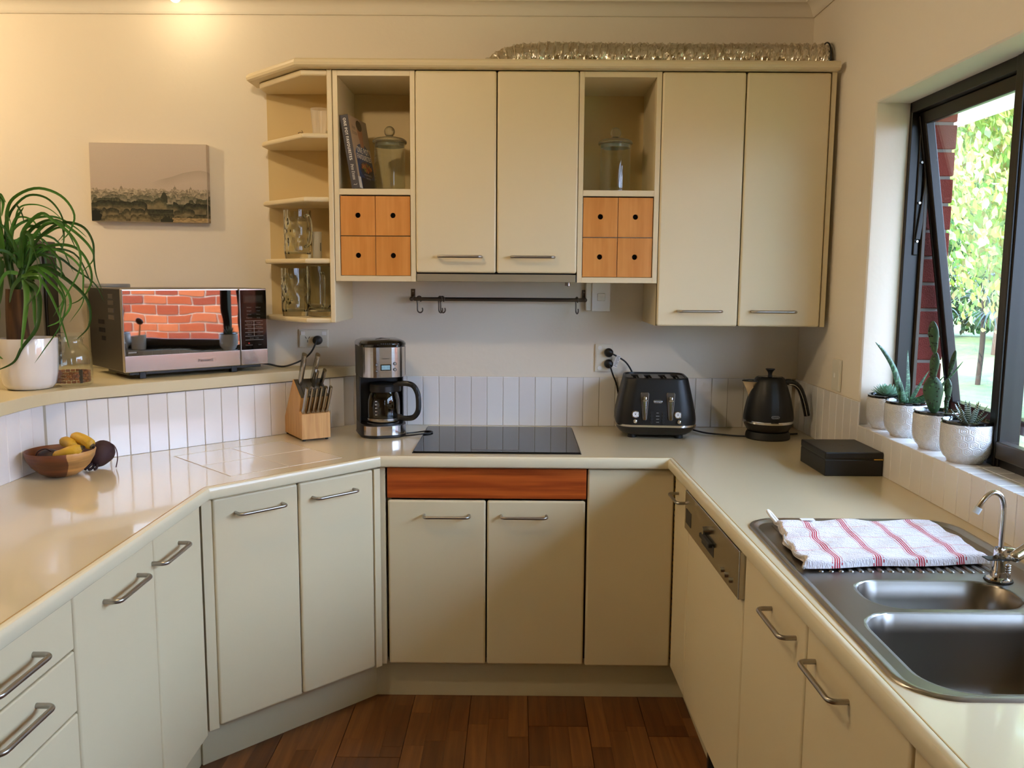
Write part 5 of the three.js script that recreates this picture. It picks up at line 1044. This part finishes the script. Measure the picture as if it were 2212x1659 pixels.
{ const jar = thing('apothecary_jar', 'lidded clear glass jar beside the cookbook in the left open cabinet', 'jar', [-0.489, 1.8382, 0.205]);
  part('body', lathe([[0, 0.001], [0.056, 0.001], [0.059, 0.006], [0.0575, 0.012], [0.0585, 0.02], [0.0588, 0.172], [0.061, 0.177], [0.061, 0.181], [0.0565, 0.181], [0.0562, 0.02], [0.05, 0.012], [0, 0.01]], 56), M.thinGlass, jar);
  const lid = part('lid', lathe([[0, 0.182], [0.064, 0.182], [0.0655, 0.187], [0.064, 0.193], [0.055, 0.2], [0.03, 0.2055], [0.014, 0.207], [0.012, 0.211], [0.013, 0.21], [0, 0.21]], 56), M.jarGlass, jar);
  part('knob', place(new THREE.SphereGeometry(0.0205, 28, 20), 0, 0.226, 0), M.jarGlass, lid);
  part('frosted_seal', lathe([[0.0555, 0.17], [0.0555, 0.182], [0.053, 0.182], [0.053, 0.17]], 48), M.sealGlass, jar);
  copy(jar, 'lidded clear glass jar standing alone in the right open cabinet', [0.371, 1.8382, 0.205], 0.3);
}
{ const t = thing('cookbook', 'thick paperback cookbook with a grey spine leaning in the left open cabinet', 'book', [-0.6125, 1.8382, 0.325], -0.16);
  const w = 0.031, h = 0.268, d = 0.2;
  const lean = new THREE.Group(); lean.name = 'book'; t.add(lean); lean.rotation.z = 0.163;
  part('pages', bx(0.002, w - 0.002, 0.003, h - 0.003, -d + 0.002, -0.003), M.white, lean);
  part('cover', merge([bx(0, 0.0015, 0, h, -d, 0), bx(w - 0.0015, w, 0, h, -d, 0), bx(0.0005, w - 0.0005, 0, h, -0.0025, 0, 0.0004)]), std(0x4d494a, 0.5), lean);
  const spine = canvasTex(128, 1024, (c, W, H) => { c.fillStyle = '#4b4749'; c.fillRect(0, 0, W, H); c.save(); c.translate(W / 2, 40); c.rotate(Math.PI / 2); c.fillStyle = '#e9e4dc'; c.textBaseline = 'middle'; c.textAlign = 'left'; c.font = 'bold 62px sans-serif'; c.fillText('ONE POT FAVOURITES', 0, 0, 590); c.font = 'italic 64px serif'; c.fillText('Pete Evans', 640, 0, 220); c.restore(); c.strokeStyle = '#d8d2c8'; c.lineWidth = 6; c.beginPath(); c.moveTo(40, 975); c.bezierCurveTo(55, 945, 70, 1000, 95, 960); c.stroke(); });
  const s = part('spine_print', new THREE.PlaneGeometry(w - 0.001, h), std(0xffffff, 0.45, { map: spine }), lean); s.position.set(w / 2, h / 2, 0.0003);
  const cover = canvasTex(768, 1024, (c, W, H) => {
    c.fillStyle = '#b59a7d'; c.fillRect(0, 0, W, H); c.fillStyle = '#8f7c66'; c.fillRect(W * 0.62, 0, W * 0.38, H * 0.4);
    c.fillStyle = '#1f3f6b'; c.beginPath(); c.moveTo(W * 0.12, H); c.lineTo(W * 0.1, H * 0.5); c.quadraticCurveTo(W * 0.2, H * 0.38, W * 0.42, H * 0.36); c.lineTo(W * 0.66, H * 0.36); c.quadraticCurveTo(W * 0.92, H * 0.4, W * 0.97, H * 0.6); c.lineTo(W, H); c.fill();
    c.fillStyle = '#a06a4a'; c.fillRect(W * 0.44, H * 0.28, W * 0.2, H * 0.12); c.beginPath(); c.ellipse(W * 0.53, H * 0.2, W * 0.14, H * 0.14, 0, 0, 7); c.fill();
    c.fillStyle = '#2b1c14'; c.beginPath(); c.ellipse(W * 0.53, H * 0.1, W * 0.16, H * 0.075, 0, 0, 7); c.fill();
    c.fillStyle = '#ece7da'; c.font = 'bold 118px sans-serif'; c.textAlign = 'center'; c.fillText('ONE POT', W * 0.52, H * 0.49); c.font = 'bold 104px sans-serif'; c.fillText('FAVOURITES', W * 0.54, H * 0.58, W * 0.84);
    c.font = 'italic 72px serif'; c.fillStyle = '#3c332b'; c.fillText('Pete', W * 0.2, H * 0.18); c.fillText('Evans', W * 0.22, H * 0.25);
    c.fillStyle = '#20243a'; c.beginPath(); c.ellipse(W * 0.58, H * 0.72, W * 0.36, H * 0.12, 0, 0, 7); c.fill();
    let q = 5; const R = () => { q = (q * 1664525 + 1013904223) >>> 0; return q / 4294967296; };
    for (let i = 0; i < 90; i++) { const a = R() * 7, k = Math.sqrt(R()); c.fillStyle = ['#b5482c', '#c98a3a', '#6b7a35', '#8b3524'][i % 4]; c.beginPath(); c.ellipse(W * 0.58 + Math.cos(a) * k * W * 0.3, H * 0.68 + Math.sin(a) * k * H * 0.06, 22, 14, a, 0, 7); c.fill(); }
    c.fillStyle = '#0f1a2c'; c.fillRect(W * 0.2, H * 0.84, W * 0.8, H * 0.16); c.fillStyle = '#c9ccd2'; c.font = '40px sans-serif'; c.fillText('one pot meals for', W * 0.6, H * 0.8); c.fillText('every day', W * 0.6, H * 0.845); c.fillStyle = '#d8cfc0'; c.fillRect(0, H * 0.84, W * 0.16, H * 0.16);
  });
  const f = part('cover_print', new THREE.PlaneGeometry(d, h), std(0xffffff, 0.35, { map: cover }), lean); f.rotation.y = Math.PI / 2; f.position.set(w + 0.0003, h / 2, -d / 2);
}

// ================================================================ SINK
{ const t = thing('sink', 'stainless steel double bowl sink with a ridged drainer in the right bench', 'sink');
  const cx = (SX0 + SX1) / 2, cz = (SZ0 + SZ1) / 2, W = SX1 - SX0, D = SZ1 - SZ0;
  const b1 = (g) => rrect(0.30 + 2 * g, 0.148 + 2 * g, 0.062 + g, 9, 0.842, 1.908), b2 = (g) => rrect(0.385 + 2 * g, 0.31 + 2 * g, 0.075 + g, 9, 0.832, 2.163);
  const outer = (g) => rrect(W + 2 * g, D + 2 * g, 0.085 + g, 9, cx, cz);
  part('rim', loft([[0, 0.9003], [-0.001, 0.9035], [-0.006, 0.9055], [-0.012, 0.9045], [-0.018, 0.8995], [-0.024, 0.8985]].map(([g, y]) => ringAt(outer(g), y)), { cap0: false, cap1: false, angle: 0.9 }), M.sinkRim, t);
  part('deck', prism(outer(-0.022), 0.8965, 0.8987, [b1(0.008), b2(0.008)]), M.sink, t);
  const bowl = (f, depth) => loft([[0.0085, 0.8988], [0.004, 0.8985], [0.001, 0.8965], [0, 0.892], [-0.004, 0.86], [-0.012, 0.9 - depth + 0.05], [-0.022, 0.9 - depth + 0.018], [-0.045, 0.9 - depth + 0.004], [-0.06, 0.9 - depth]].map(([g, y]) => ringAt(f(g), y)), { cap0: false, cap1: true, angle: 0.9 });
  part('small_bowl', bowl(b1, 0.115), M.sink, t);
  part('main_bowl', bowl(b2, 0.18), M.sink, t);
  part('drain', merge([place(crease(lathe([[0, 0.001], [0.03, 0.001], [0.042, 0.003], [0.045, 0.001]], 36)), 0.842, 0.786, 1.908), place(crease(lathe([[0, 0.001], [0.03, 0.001], [0.042, 0.003], [0.045, 0.001]], 36)), 0.832, 0.721, 2.163)]), M.chrome, t);
  const rid = []; for (let i = 0; i < 18; i++) { const x = 0.655 + i * 0.0215; rid.push(place(new THREE.CapsuleGeometry(0.0062, 0.335, 4, 10).scale(1, 1, 0.55), x, 0.8985, 1.612, Math.PI / 2)); }
  part('drainer_ridges', merge(rid), M.sink, t);
}
// tap for filtered water
{ const t = thing('filter_tap', 'small chrome gooseneck tap with a white nozzle at the back of the sink', 'tap', [1.008, 0.8988, 1.826]);
  part('base_washer', place(cyl(0.027, 0.028, 0.003, 36), 0, 0.0018, 0), M.black, t);
  part('base', crease(lathe([[0, 0.003], [0.0245, 0.003], [0.0235, 0.006], [0.0165, 0.009], [0.0155, 0.02], [0.0135, 0.02], [0.0135, 0.045], [0, 0.045]], 36), 0.5), M.chrome, t);
  part('valve', merge([place(cyl(0.006, 0.006, 0.026, 20), 0.012, 0.022, 0.006), place(cyl(0.008, 0.008, 0.008, 6), 0.012, 0.012, 0.006), place(cyl(0.0075, 0.0075, 0.006, 6), 0.012, 0.047, 0.006), ...Array.from({ length: 4 }, (_, i) => place(new THREE.TorusGeometry(0.0072, 0.0012, 6, 18), 0.012, 0.02 + i * 0.005, 0.006, Math.PI / 2))]), M.chrome, t);
  part('collar_plate', bx(-0.032, 0.02, 0.046, 0.0485, -0.012, 0.014, 0.001), M.black, t);
  part('head', crease(lathe([[0, 0.045], [0.011, 0.045], [0.0125, 0.05], [0.0125, 0.066], [0.011, 0.07], [0, 0.0705]], 32), 0.6), M.chrome, t);
  part('lever', limb([[0.006, 0.066, 0], [0.022, 0.066, 0.004], [0.04, 0.062, 0.01], [0.06, 0.05, 0.016], [0.075, 0.036, 0.022]], (u) => [lerp(0.009, 0.0115, u), lerp(0.0065, 0.0035, u)], 24, 14, V(0, 1, 0.2)), M.chrome, t);
  part('neck', tube([[0, 0.068, 0], [0, 0.1, 0], [0, 0.14, 0], [-0.002, 0.163, 0], [-0.009, 0.18, 0], [-0.021, 0.187, 0], [-0.034, 0.182, 0], [-0.044, 0.17, 0], [-0.053, 0.155, 0]], 0.0052, 64, 14), M.chrome, t);
  part('nozzle', place(cyl(0.0078, 0.0075, 0.014, 20), -0.0555, 0.1495, 0, 0, 0, -0.5), M.nozzle, t);
}
{ const t = thing('mixer_tap', 'chrome mixer tap at the back of the sink at the edge of view', 'tap', [1.064, 0.8988, 2.0]);
  part('base', crease(lathe([[0, 0], [0.026, 0], [0.026, 0.006], [0.02, 0.01], [0.02, 0.12], [0.018, 0.125], [0, 0.126]], 32), 0.5), M.chrome, t);
  part('spout', tube([[0, 0.1, 0], [-0.04, 0.14, 0.01], [-0.1, 0.15, 0.03], [-0.16, 0.125, 0.05]], 0.0105, 32, 14), M.chrome, t);
  part('lever', limb([[0, 0.126, 0], [0.005, 0.145, 0], [0.03, 0.165, 0.01]], (u) => [0.009, 0.006], 14, 12), M.chrome, t);
}

// ================================================================ TEA TOWEL
{ const t = thing('tea_towel', 'folded white terry tea towel with red check stripes drying on the sink drainer', 'towel');
  const tex = canvasTex(1024, 820, (c, W, H) => {
    c.fillStyle = '#ece6e8'; c.fillRect(0, 0, W, H);
    let q = 9; const R = () => { q = (q * 1664525 + 1013904223) >>> 0; return q / 4294967296; };
    for (const x of [0.175, 0.4, 0.62, 0.84]) { for (const o of [-14, -2, 10]) { c.fillStyle = '#c22a38'; c.fillRect(W * x + o, 0, 7, H); } c.fillStyle = '#c43a46'; for (let y = 0; y < H; y += 12) { c.fillRect(W * x - 28, y, 6, 6); c.fillRect(W * x + 26, y + 5, 6, 6); } }
    for (const y of [0.2, 0.46, 0.72]) { c.fillStyle = 'rgba(214,130,134,0.85)'; c.fillRect(0, H * y, W, 4); c.fillStyle = 'rgba(226,160,160,0.6)'; c.fillRect(0, H * y + 7, W, 2); }
    for (let i = 0; i < 60; i++) { c.fillStyle = `rgba(214,170,130,${0.05 + R() * 0.08})`; c.beginPath(); c.ellipse(R() * W, R() * H, 20 + R() * 40, 8 + R() * 20, R() * 3, 0, 7); c.fill(); }
  });
  const nap = dataTex(256, 256, (u, v) => { const n = 255 * (0.5 * vnoise(u * 90, v * 90, 90, 90, 11) + 0.5 * fbm(u * 12, v * 12, 12, 12, 13, 3)); return [n, n, n]; }, false, [3, 3]);
  const mat = std(0xffffff, 0.95, { map: tex, bumpMap: nap, bumpScale: 0.003 });
  // corners: far-left, far-right, near-right, near-left
  const c00 = V(0.652, 0, 1.45), c10 = V(1.055, 0, 1.437), c11 = V(1.04, 0, 1.742), c01 = V(0.616, 0, 1.782), NX = 120, NZ = 96;
  const layer = (y0, off, sc) => (u, v) => {
    const wob = 0.006 * Math.sin(v * 9 + off) + 0.004 * Math.sin(v * 23 + off * 2), p = c00.clone().lerp(c10, u).lerp(c01.clone().lerp(c11, u), v);
    p.x += (u < 0.5 ? wob : -wob * 0.6) * Math.abs(u - 0.5) * 2; p.z += 0.004 * Math.sin(u * 12 + off) * Math.abs(v - 0.5) * 2;
    const e = Math.min(u * 424, (1 - u) * 424, v * 330, (1 - v) * 330) / 9, round = e < 1 ? Math.sqrt(Math.max(0, 1 - (1 - e) ** 2)) : 1;
    const hump = 0.004 * Math.sin(u * 17 + v * 5 + off) * Math.sin(v * 11 + u * 3) + 0.005 * Math.exp(-((v - 0.95) ** 2) / 0.004) + 0.006 * Math.exp(-(((u - 0.95) ** 2) / 0.01 + (v - 0.75) ** 2 / 0.05)) + 0.004 * fbm(u * 9, v * 9, 99, 99, 17, 3);
    p.y = y0 + (0.0115 + hump * 0.75) * round * sc; return p;
  };
  const grid = (f) => { const pos = [], uv = [], idx = []; for (let j = 0; j <= NZ; j++) for (let i = 0; i <= NX; i++) { const p = f(i / NX, j / NZ); pos.push(p.x, p.y, p.z); uv.push(i / NX, 1 - j / NZ); if (i && j) { const a = (j - 1) * (NX + 1) + i - 1, b = a + 1, c = a + NX + 1, d = c + 1; idx.push(a, c, b, b, c, d); } } const g = new THREE.BufferGeometry(); g.setAttribute('position', new THREE.Float32BufferAttribute(pos, 3)); g.setAttribute('uv', new THREE.Float32BufferAttribute(uv, 2)); g.setIndex(idx); g.computeVertexNormals(); return g; };
  const top = layer(0.9049, 0, 1), bottom = (u, v) => { const p = top(u, v); p.y = 0.9049; return p; };
  part('cloth', merge([grid(top), (() => { const g = clean(grid(bottom)); return g; })()]), mat, t);
  part('hem', tube(Array.from({ length: 15 }, (_, i) => { const v = i / 14, p = top(0.012, v); return V(p.x - 0.002 + 0.003 * Math.sin(v * 31), 0.9095 + 0.002 * Math.sin(v * 17), p.z); }), 0.0042, 60, 8), std(0xefe8e2, 0.95, { bumpMap: nap, bumpScale: 0.002 }), t);
  part('hanging_loop', merge([tube([[0.655, 0.912, 1.455], [0.645, 0.925, 1.442], [0.64, 0.935, 1.432], [0.648, 0.93, 1.428], [0.66, 0.915, 1.45]], 0.004, 24, 8), bx(0.715, 0.75, 0.9195, 0.922, 1.452, 1.468, 0.001)]), M.white, t);
}

// ================================================================ SILL POTS
const hexTex = dataTex(512, 384, (u, v) => { // raised honeycomb of nested hexagons
  let best = 9; const x = u * 8, y = v * 6 * 0.866;
  for (let j = -1; j < 8; j++) for (let i = -1; i < 10; i++) { const cx = i + (((j % 2) + 2) % 2) * 0.5, cy = j * 0.866, dx = Math.abs(x - cx), dy = Math.abs(y - cy); best = Math.min(best, Math.max(dx, dx * 0.5 + dy * 0.866)); }
  const line = (q) => Math.exp(-Math.pow((best - q) / 0.045, 2)); const n = 255 * Math.max(line(0.46), line(0.27), line(0.1) * 0.8); return [n, n, n];
}, false, [2, 1]);
M.hexPot = phys(0xeceae8, 0.14, { clearcoat: 0.8, clearcoatRoughness: 0.05, bumpMap: hexTex, bumpScale: 0.0016 });
function sillPot(label, x, z, r = 0.064, h = 0.104) {
  const t = thing('pot_plant', label, 'plant', [x, 1.0275, z]);
  const body = lathe([[0, 0.003], [r * 0.62, 0.003], [r * 0.66, 0.0], [r * 0.7, 0.004], [r * 0.72, 0.008], [r * 0.86, 0.016], [r * 0.96, 0.03], [r, 0.046], [r, h - 0.003], [r - 0.0015, h], [r - 0.004, h - 0.001], [r - 0.005, h - 0.02], [0, h - 0.03]], 64);
  { const p = body.attributes.position, uv = body.attributes.uv; for (let i = 0; i < p.count; i++) uv.setY(i, clamp(p.getY(i) / 0.11, 0, 1)); }
  part('pot', crease(body, 0.7), M.hexPot, t);
  part('inner_pot', crease(lathe([[r - 0.012, h - 0.03], [r - 0.007, h - 0.004], [r - 0.003, h + 0.002], [r - 0.001, h + 0.007], [r - 0.005, h + 0.009], [r - 0.009, h + 0.005], [r - 0.011, h - 0.004]], 48), 0.6), M.blackGloss, t);
  part('soil', place(cyl(r - 0.008, r - 0.01, 0.006, 32), 0, h - 0.004, 0), M.soil, t);
  return t;
}
const succ = std(0x7fa58c, 0.55), aloeM = std(0xffffff, 0.45, { map: dataTex(64, 256, (u, v) => { const s = vnoise(u * 10, v * 60, 10, 60, 401) > 0.66 ? 1.45 : 1, n = fbm(u * 4, v * 10, 4, 10, 405, 3); return [58 * s * (0.8 + 0.4 * n), 88 * s * (0.8 + 0.4 * n), 66 * s * (0.8 + 0.3 * n)]; }, true) });
const cactM = std(0xffffff, 0.45, { map: dataTex(128, 128, (u, v) => { const n = fbm(u * 5, v * 5, 5, 5, 411, 3), s = vnoise(u * 16, v * 16, 16, 16, 415) > 0.83 ? 1.5 : 1; return [50 * s * (0.7 + 0.6 * n), 78 * s * (0.7 + 0.6 * n), 46 * s * (0.7 + 0.6 * n)]; }, true) });
const zebM = std(0xffffff, 0.5, { map: dataTex(64, 256, (u, v) => { const band = Math.sin(v * 75 + Math.sin(u * 12) * 0.6) > 0.35; return band ? [196, 204, 190] : [44, 70, 48]; }, true) });
const spikeM = std(0x2a2418, 0.7);
{ const t = sillPot('white pot with a pale blue-green rosette succulent at the far left of the windowsill', 1.2325, 0.722, 0.06);
  for (let ring = 0; ring < 5; ring++) { const n = [14, 12, 10, 8, 5][ring], el = [0.15, 0.4, 0.7, 1.0, 1.3][ring], L = [0.052, 0.048, 0.042, 0.034, 0.026][ring]; for (let i = 0; i < n; i++) { const a = i / n * 6.283 + ring * 0.5, d = V(Math.cos(a) * Math.cos(el), Math.sin(el), Math.sin(a) * Math.cos(el)), b = V(0.004, 0.106, 0.0); part('leaf', limb([b, b.clone().addScaledVector(d, L * 0.6).add(V(0, 0.004, 0)), b.clone().addScaledVector(d, L).add(V(0, 0.012, 0))], (u) => [0.0078 * Math.sin(Math.PI * clamp(u * 0.85 + 0.15, 0, 1)) + 0.0008, 0.003 * (1 - u) + 0.0006], 8, 8, V(0, 1, 0.01)), succ, t); } }
}
{ const t = sillPot('white pot with a tall spotted aloe, second from the left on the windowsill', 1.2345, 0.868);
  const aloe = (pts, w) => part('leaf', limb(pts, (u) => [w * Math.pow(1 - u, 0.75) + 0.0006, w * 0.32 * (1 - u) + 0.0006], 26, 10, V(0.5, 0, 1), { cup: -0.25 }), aloeM, t);
  aloe([[-0.006, 0.1, 0], [-0.022, 0.15, 0.0], [-0.05, 0.22, 0.005], [-0.088, 0.272, 0.01], [-0.116, 0.298, 0.015]], 0.0165);
  aloe([[0, 0.1, 0], [0.004, 0.16, -0.004], [0.002, 0.22, -0.01], [0.0, 0.272, -0.016]], 0.0115);
  aloe([[0.004, 0.1, 0.004], [0.02, 0.135, 0.01], [0.038, 0.175, 0.014], [0.055, 0.21, 0.018]], 0.011);
  aloe([[0.006, 0.1, 0.005], [0.035, 0.12, 0.03], [0.06, 0.15, 0.06], [0.085, 0.205, 0.1], [0.1, 0.25, 0.13]], 0.015);
  aloe([[0.005, 0.1, 0.008], [0.04, 0.125, 0.02], [0.06, 0.165, 0.05], [0.075, 0.2, 0.075]], 0.013);
  aloe([[-0.008, 0.1, 0.005], [-0.018, 0.14, 0.01], [-0.026, 0.175, 0.012]], 0.013);
  aloe([[-0.004, 0.102, 0.012], [-0.012, 0.118, 0.03], [-0.02, 0.125, 0.042]], 0.011);
  aloe([[0.002, 0.102, 0.012], [0.008, 0.12, 0.03], [0.012, 0.13, 0.04]], 0.011);
}
{ const t = sillPot('white pot with a stacked-pad prickly pear cactus, third from the left on the windowsill', 1.234, 1.065);
  const pad = (x, y, z, w, h, d, rz, ry) => {
    const g = new THREE.SphereGeometry(1, 28, 20); const p = g.attributes.position; for (let i = 0; i < p.count; i++) { const yy = p.getY(i), k = 0.82 + 0.18 * yy; p.setXYZ(i, p.getX(i) * w / 2 * k * (1 + 0.06 * Math.sin(yy * 5)), yy * h / 2, p.getZ(i) * d / 2); } g.computeVertexNormals();
    const m = part('pad', g, cactM, t); m.position.set(x, y, z); m.rotation.set(0, ry, rz);
    const sp = []; for (let i = 0; i < 16; i++) { const a = rr(0, 6.283), k = Math.sqrt(rnd()) * 0.85, q = V(k * Math.cos(a) * w / 2, k * Math.sin(a) * h / 2, d / 2 * Math.sqrt(1 - k * k) * 0.95); for (const s of [-0.5, 0.4]) sp.push(place(cyl(0.0002, 0.0008, 0.009, 5), q.x + s * 0.002, q.y + 0.002, q.z + 0.002, Math.PI / 3, 0, s)); sp.push(place(new THREE.SphereGeometry(0.0014, 6, 5), q.x, q.y, q.z)); }
    part('spines', merge(sp), spikeM, m);
  };
  pad(-0.014, 0.158, 0, 0.062, 0.112, 0.022, 0.1, -0.35); pad(-0.018, 0.24, 0.002, 0.032, 0.088, 0.016, -0.05, -0.9); pad(-0.026, 0.326, 0.004, 0.034, 0.096, 0.015, 0.12, -0.8);
  pad(0.026, 0.172, 0.004, 0.024, 0.07, 0.014, 0.05, -0.7); pad(0.024, 0.13, 0.004, 0.014, 0.06, 0.012, 0.0, -0.5); pad(0.034, 0.248, 0.0, 0.018, 0.085, 0.01, -0.2, -1.0);
}
{ const t = sillPot('white pot with a small white-striped zebra succulent at the right of the windowsill pots', 1.228, 1.247, 0.0655, 0.106);
  for (let i = 0; i < 17; i++) { const a = i * 2.4, lay = i / 17, el = lerp(0.35, 1.45, lay), L = lerp(0.048, 0.062, Math.sin(lay * 2.6)), d = V(Math.cos(a) * Math.cos(el), Math.sin(el), Math.sin(a) * Math.cos(el)), b = V(0.004 + Math.cos(a) * 0.007, 0.1, Math.sin(a) * 0.007); part('leaf', limb([b, b.clone().addScaledVector(d, L * 0.5).add(V(0, 0.005, 0)), b.clone().addScaledVector(d, L * 0.9).add(V(0, 0.014, 0))], (u) => [0.0072 * Math.pow(1 - u, 0.6) + 0.0005, 0.0042 * (1 - u) + 0.0005], 14, 9, V(0, 1, 0.02)), zebM, t); }
}
// further along the sill, seen mirrored in the microwave door
{ const t = thing('brush_holder', 'small white holder with a round dish brush standing further along the windowsill', 'holder', [1.225, 1.0275, 1.86]);
  part('cup', crease(lathe([[0, 0.002], [0.04, 0.002], [0.043, 0.008], [0.045, 0.09], [0.042, 0.09], [0.04, 0.01], [0, 0.008]], 40), 0.6), M.ceramic, t);
  part('brush_stick', tube([[0, 0.01, 0], [0.005, 0.1, 0.0], [0.01, 0.17, 0]], 0.005, 12, 8), M.beech, t);
  part('brush_head', place(new THREE.SphereGeometry(0.022, 16, 12), 0.011, 0.185, 0), M.darkPlastic, t);
}
{ const t = sillPot('white pot with an upright spiky aloe further along the windowsill', 1.23, 1.985);
  for (let i = 0; i < 11; i++) { const a = i * 2.1, d = V(Math.cos(a) * 0.35, 1, Math.sin(a) * 0.35), L = rr(0.1, 0.19), b = V(0, 0.1, 0); part('leaf', limb([b, b.clone().addScaledVector(d, L * 0.5), b.clone().addScaledVector(d, L)], (u) => [0.012 * (1 - u) + 0.0005, 0.005 * (1 - u) + 0.0005], 12, 8, V(0.3, 0, 1)), aloeM, t); }
}

// ================================================================ UNSEEN LAMPS
function unseenCeilingLamp(label, x, z, power, color, r = 0.05) {
  const t = thing('unseen_ceiling_lamp', label, 'lamp', [x, 2.6, z]);
  part('rose', place(cyl(0.05, 0.055, 0.02, 32), 0, -0.0105, 0), M.white, t);
  part('bulb', place(new THREE.SphereGeometry(r, 24, 16), 0, -0.02 - r, 0), new THREE.MeshStandardMaterial({ color: 0xffffff, emissive: color, emissiveIntensity: 6, roughness: 0.5 }), t);
  const l = new THREE.PointLight(color, power, 0, 2); l.position.set(x, 2.6 - 0.02 - r, z); l.castShadow = true; l.shadow.radius = 2.2; scene.add(l);
}
unseenCeilingLamp('unseen ceiling lamp near the back wall above the picture, placed to light the cornice', -1.3, 0.17, 0.085, 0xffe9c4, 0.02);  // out of view, placed for the glow on the cornice
unseenCeilingLamp('unseen ceiling lamp over the dining side, placed to light the left wall', -2.75, 0.8, 2.7, 0xffe4ba);  // out of view, placed to brighten the wall at the left
unseenCeilingLamp('unseen ceiling lamp over the middle of the kitchen floor, placed to light the upper doors', -0.8, 1.7, 1.8, 0xffe6c2);  // out of view, placed to light the upper doors more than the lower

renderer.render(scene, camera);
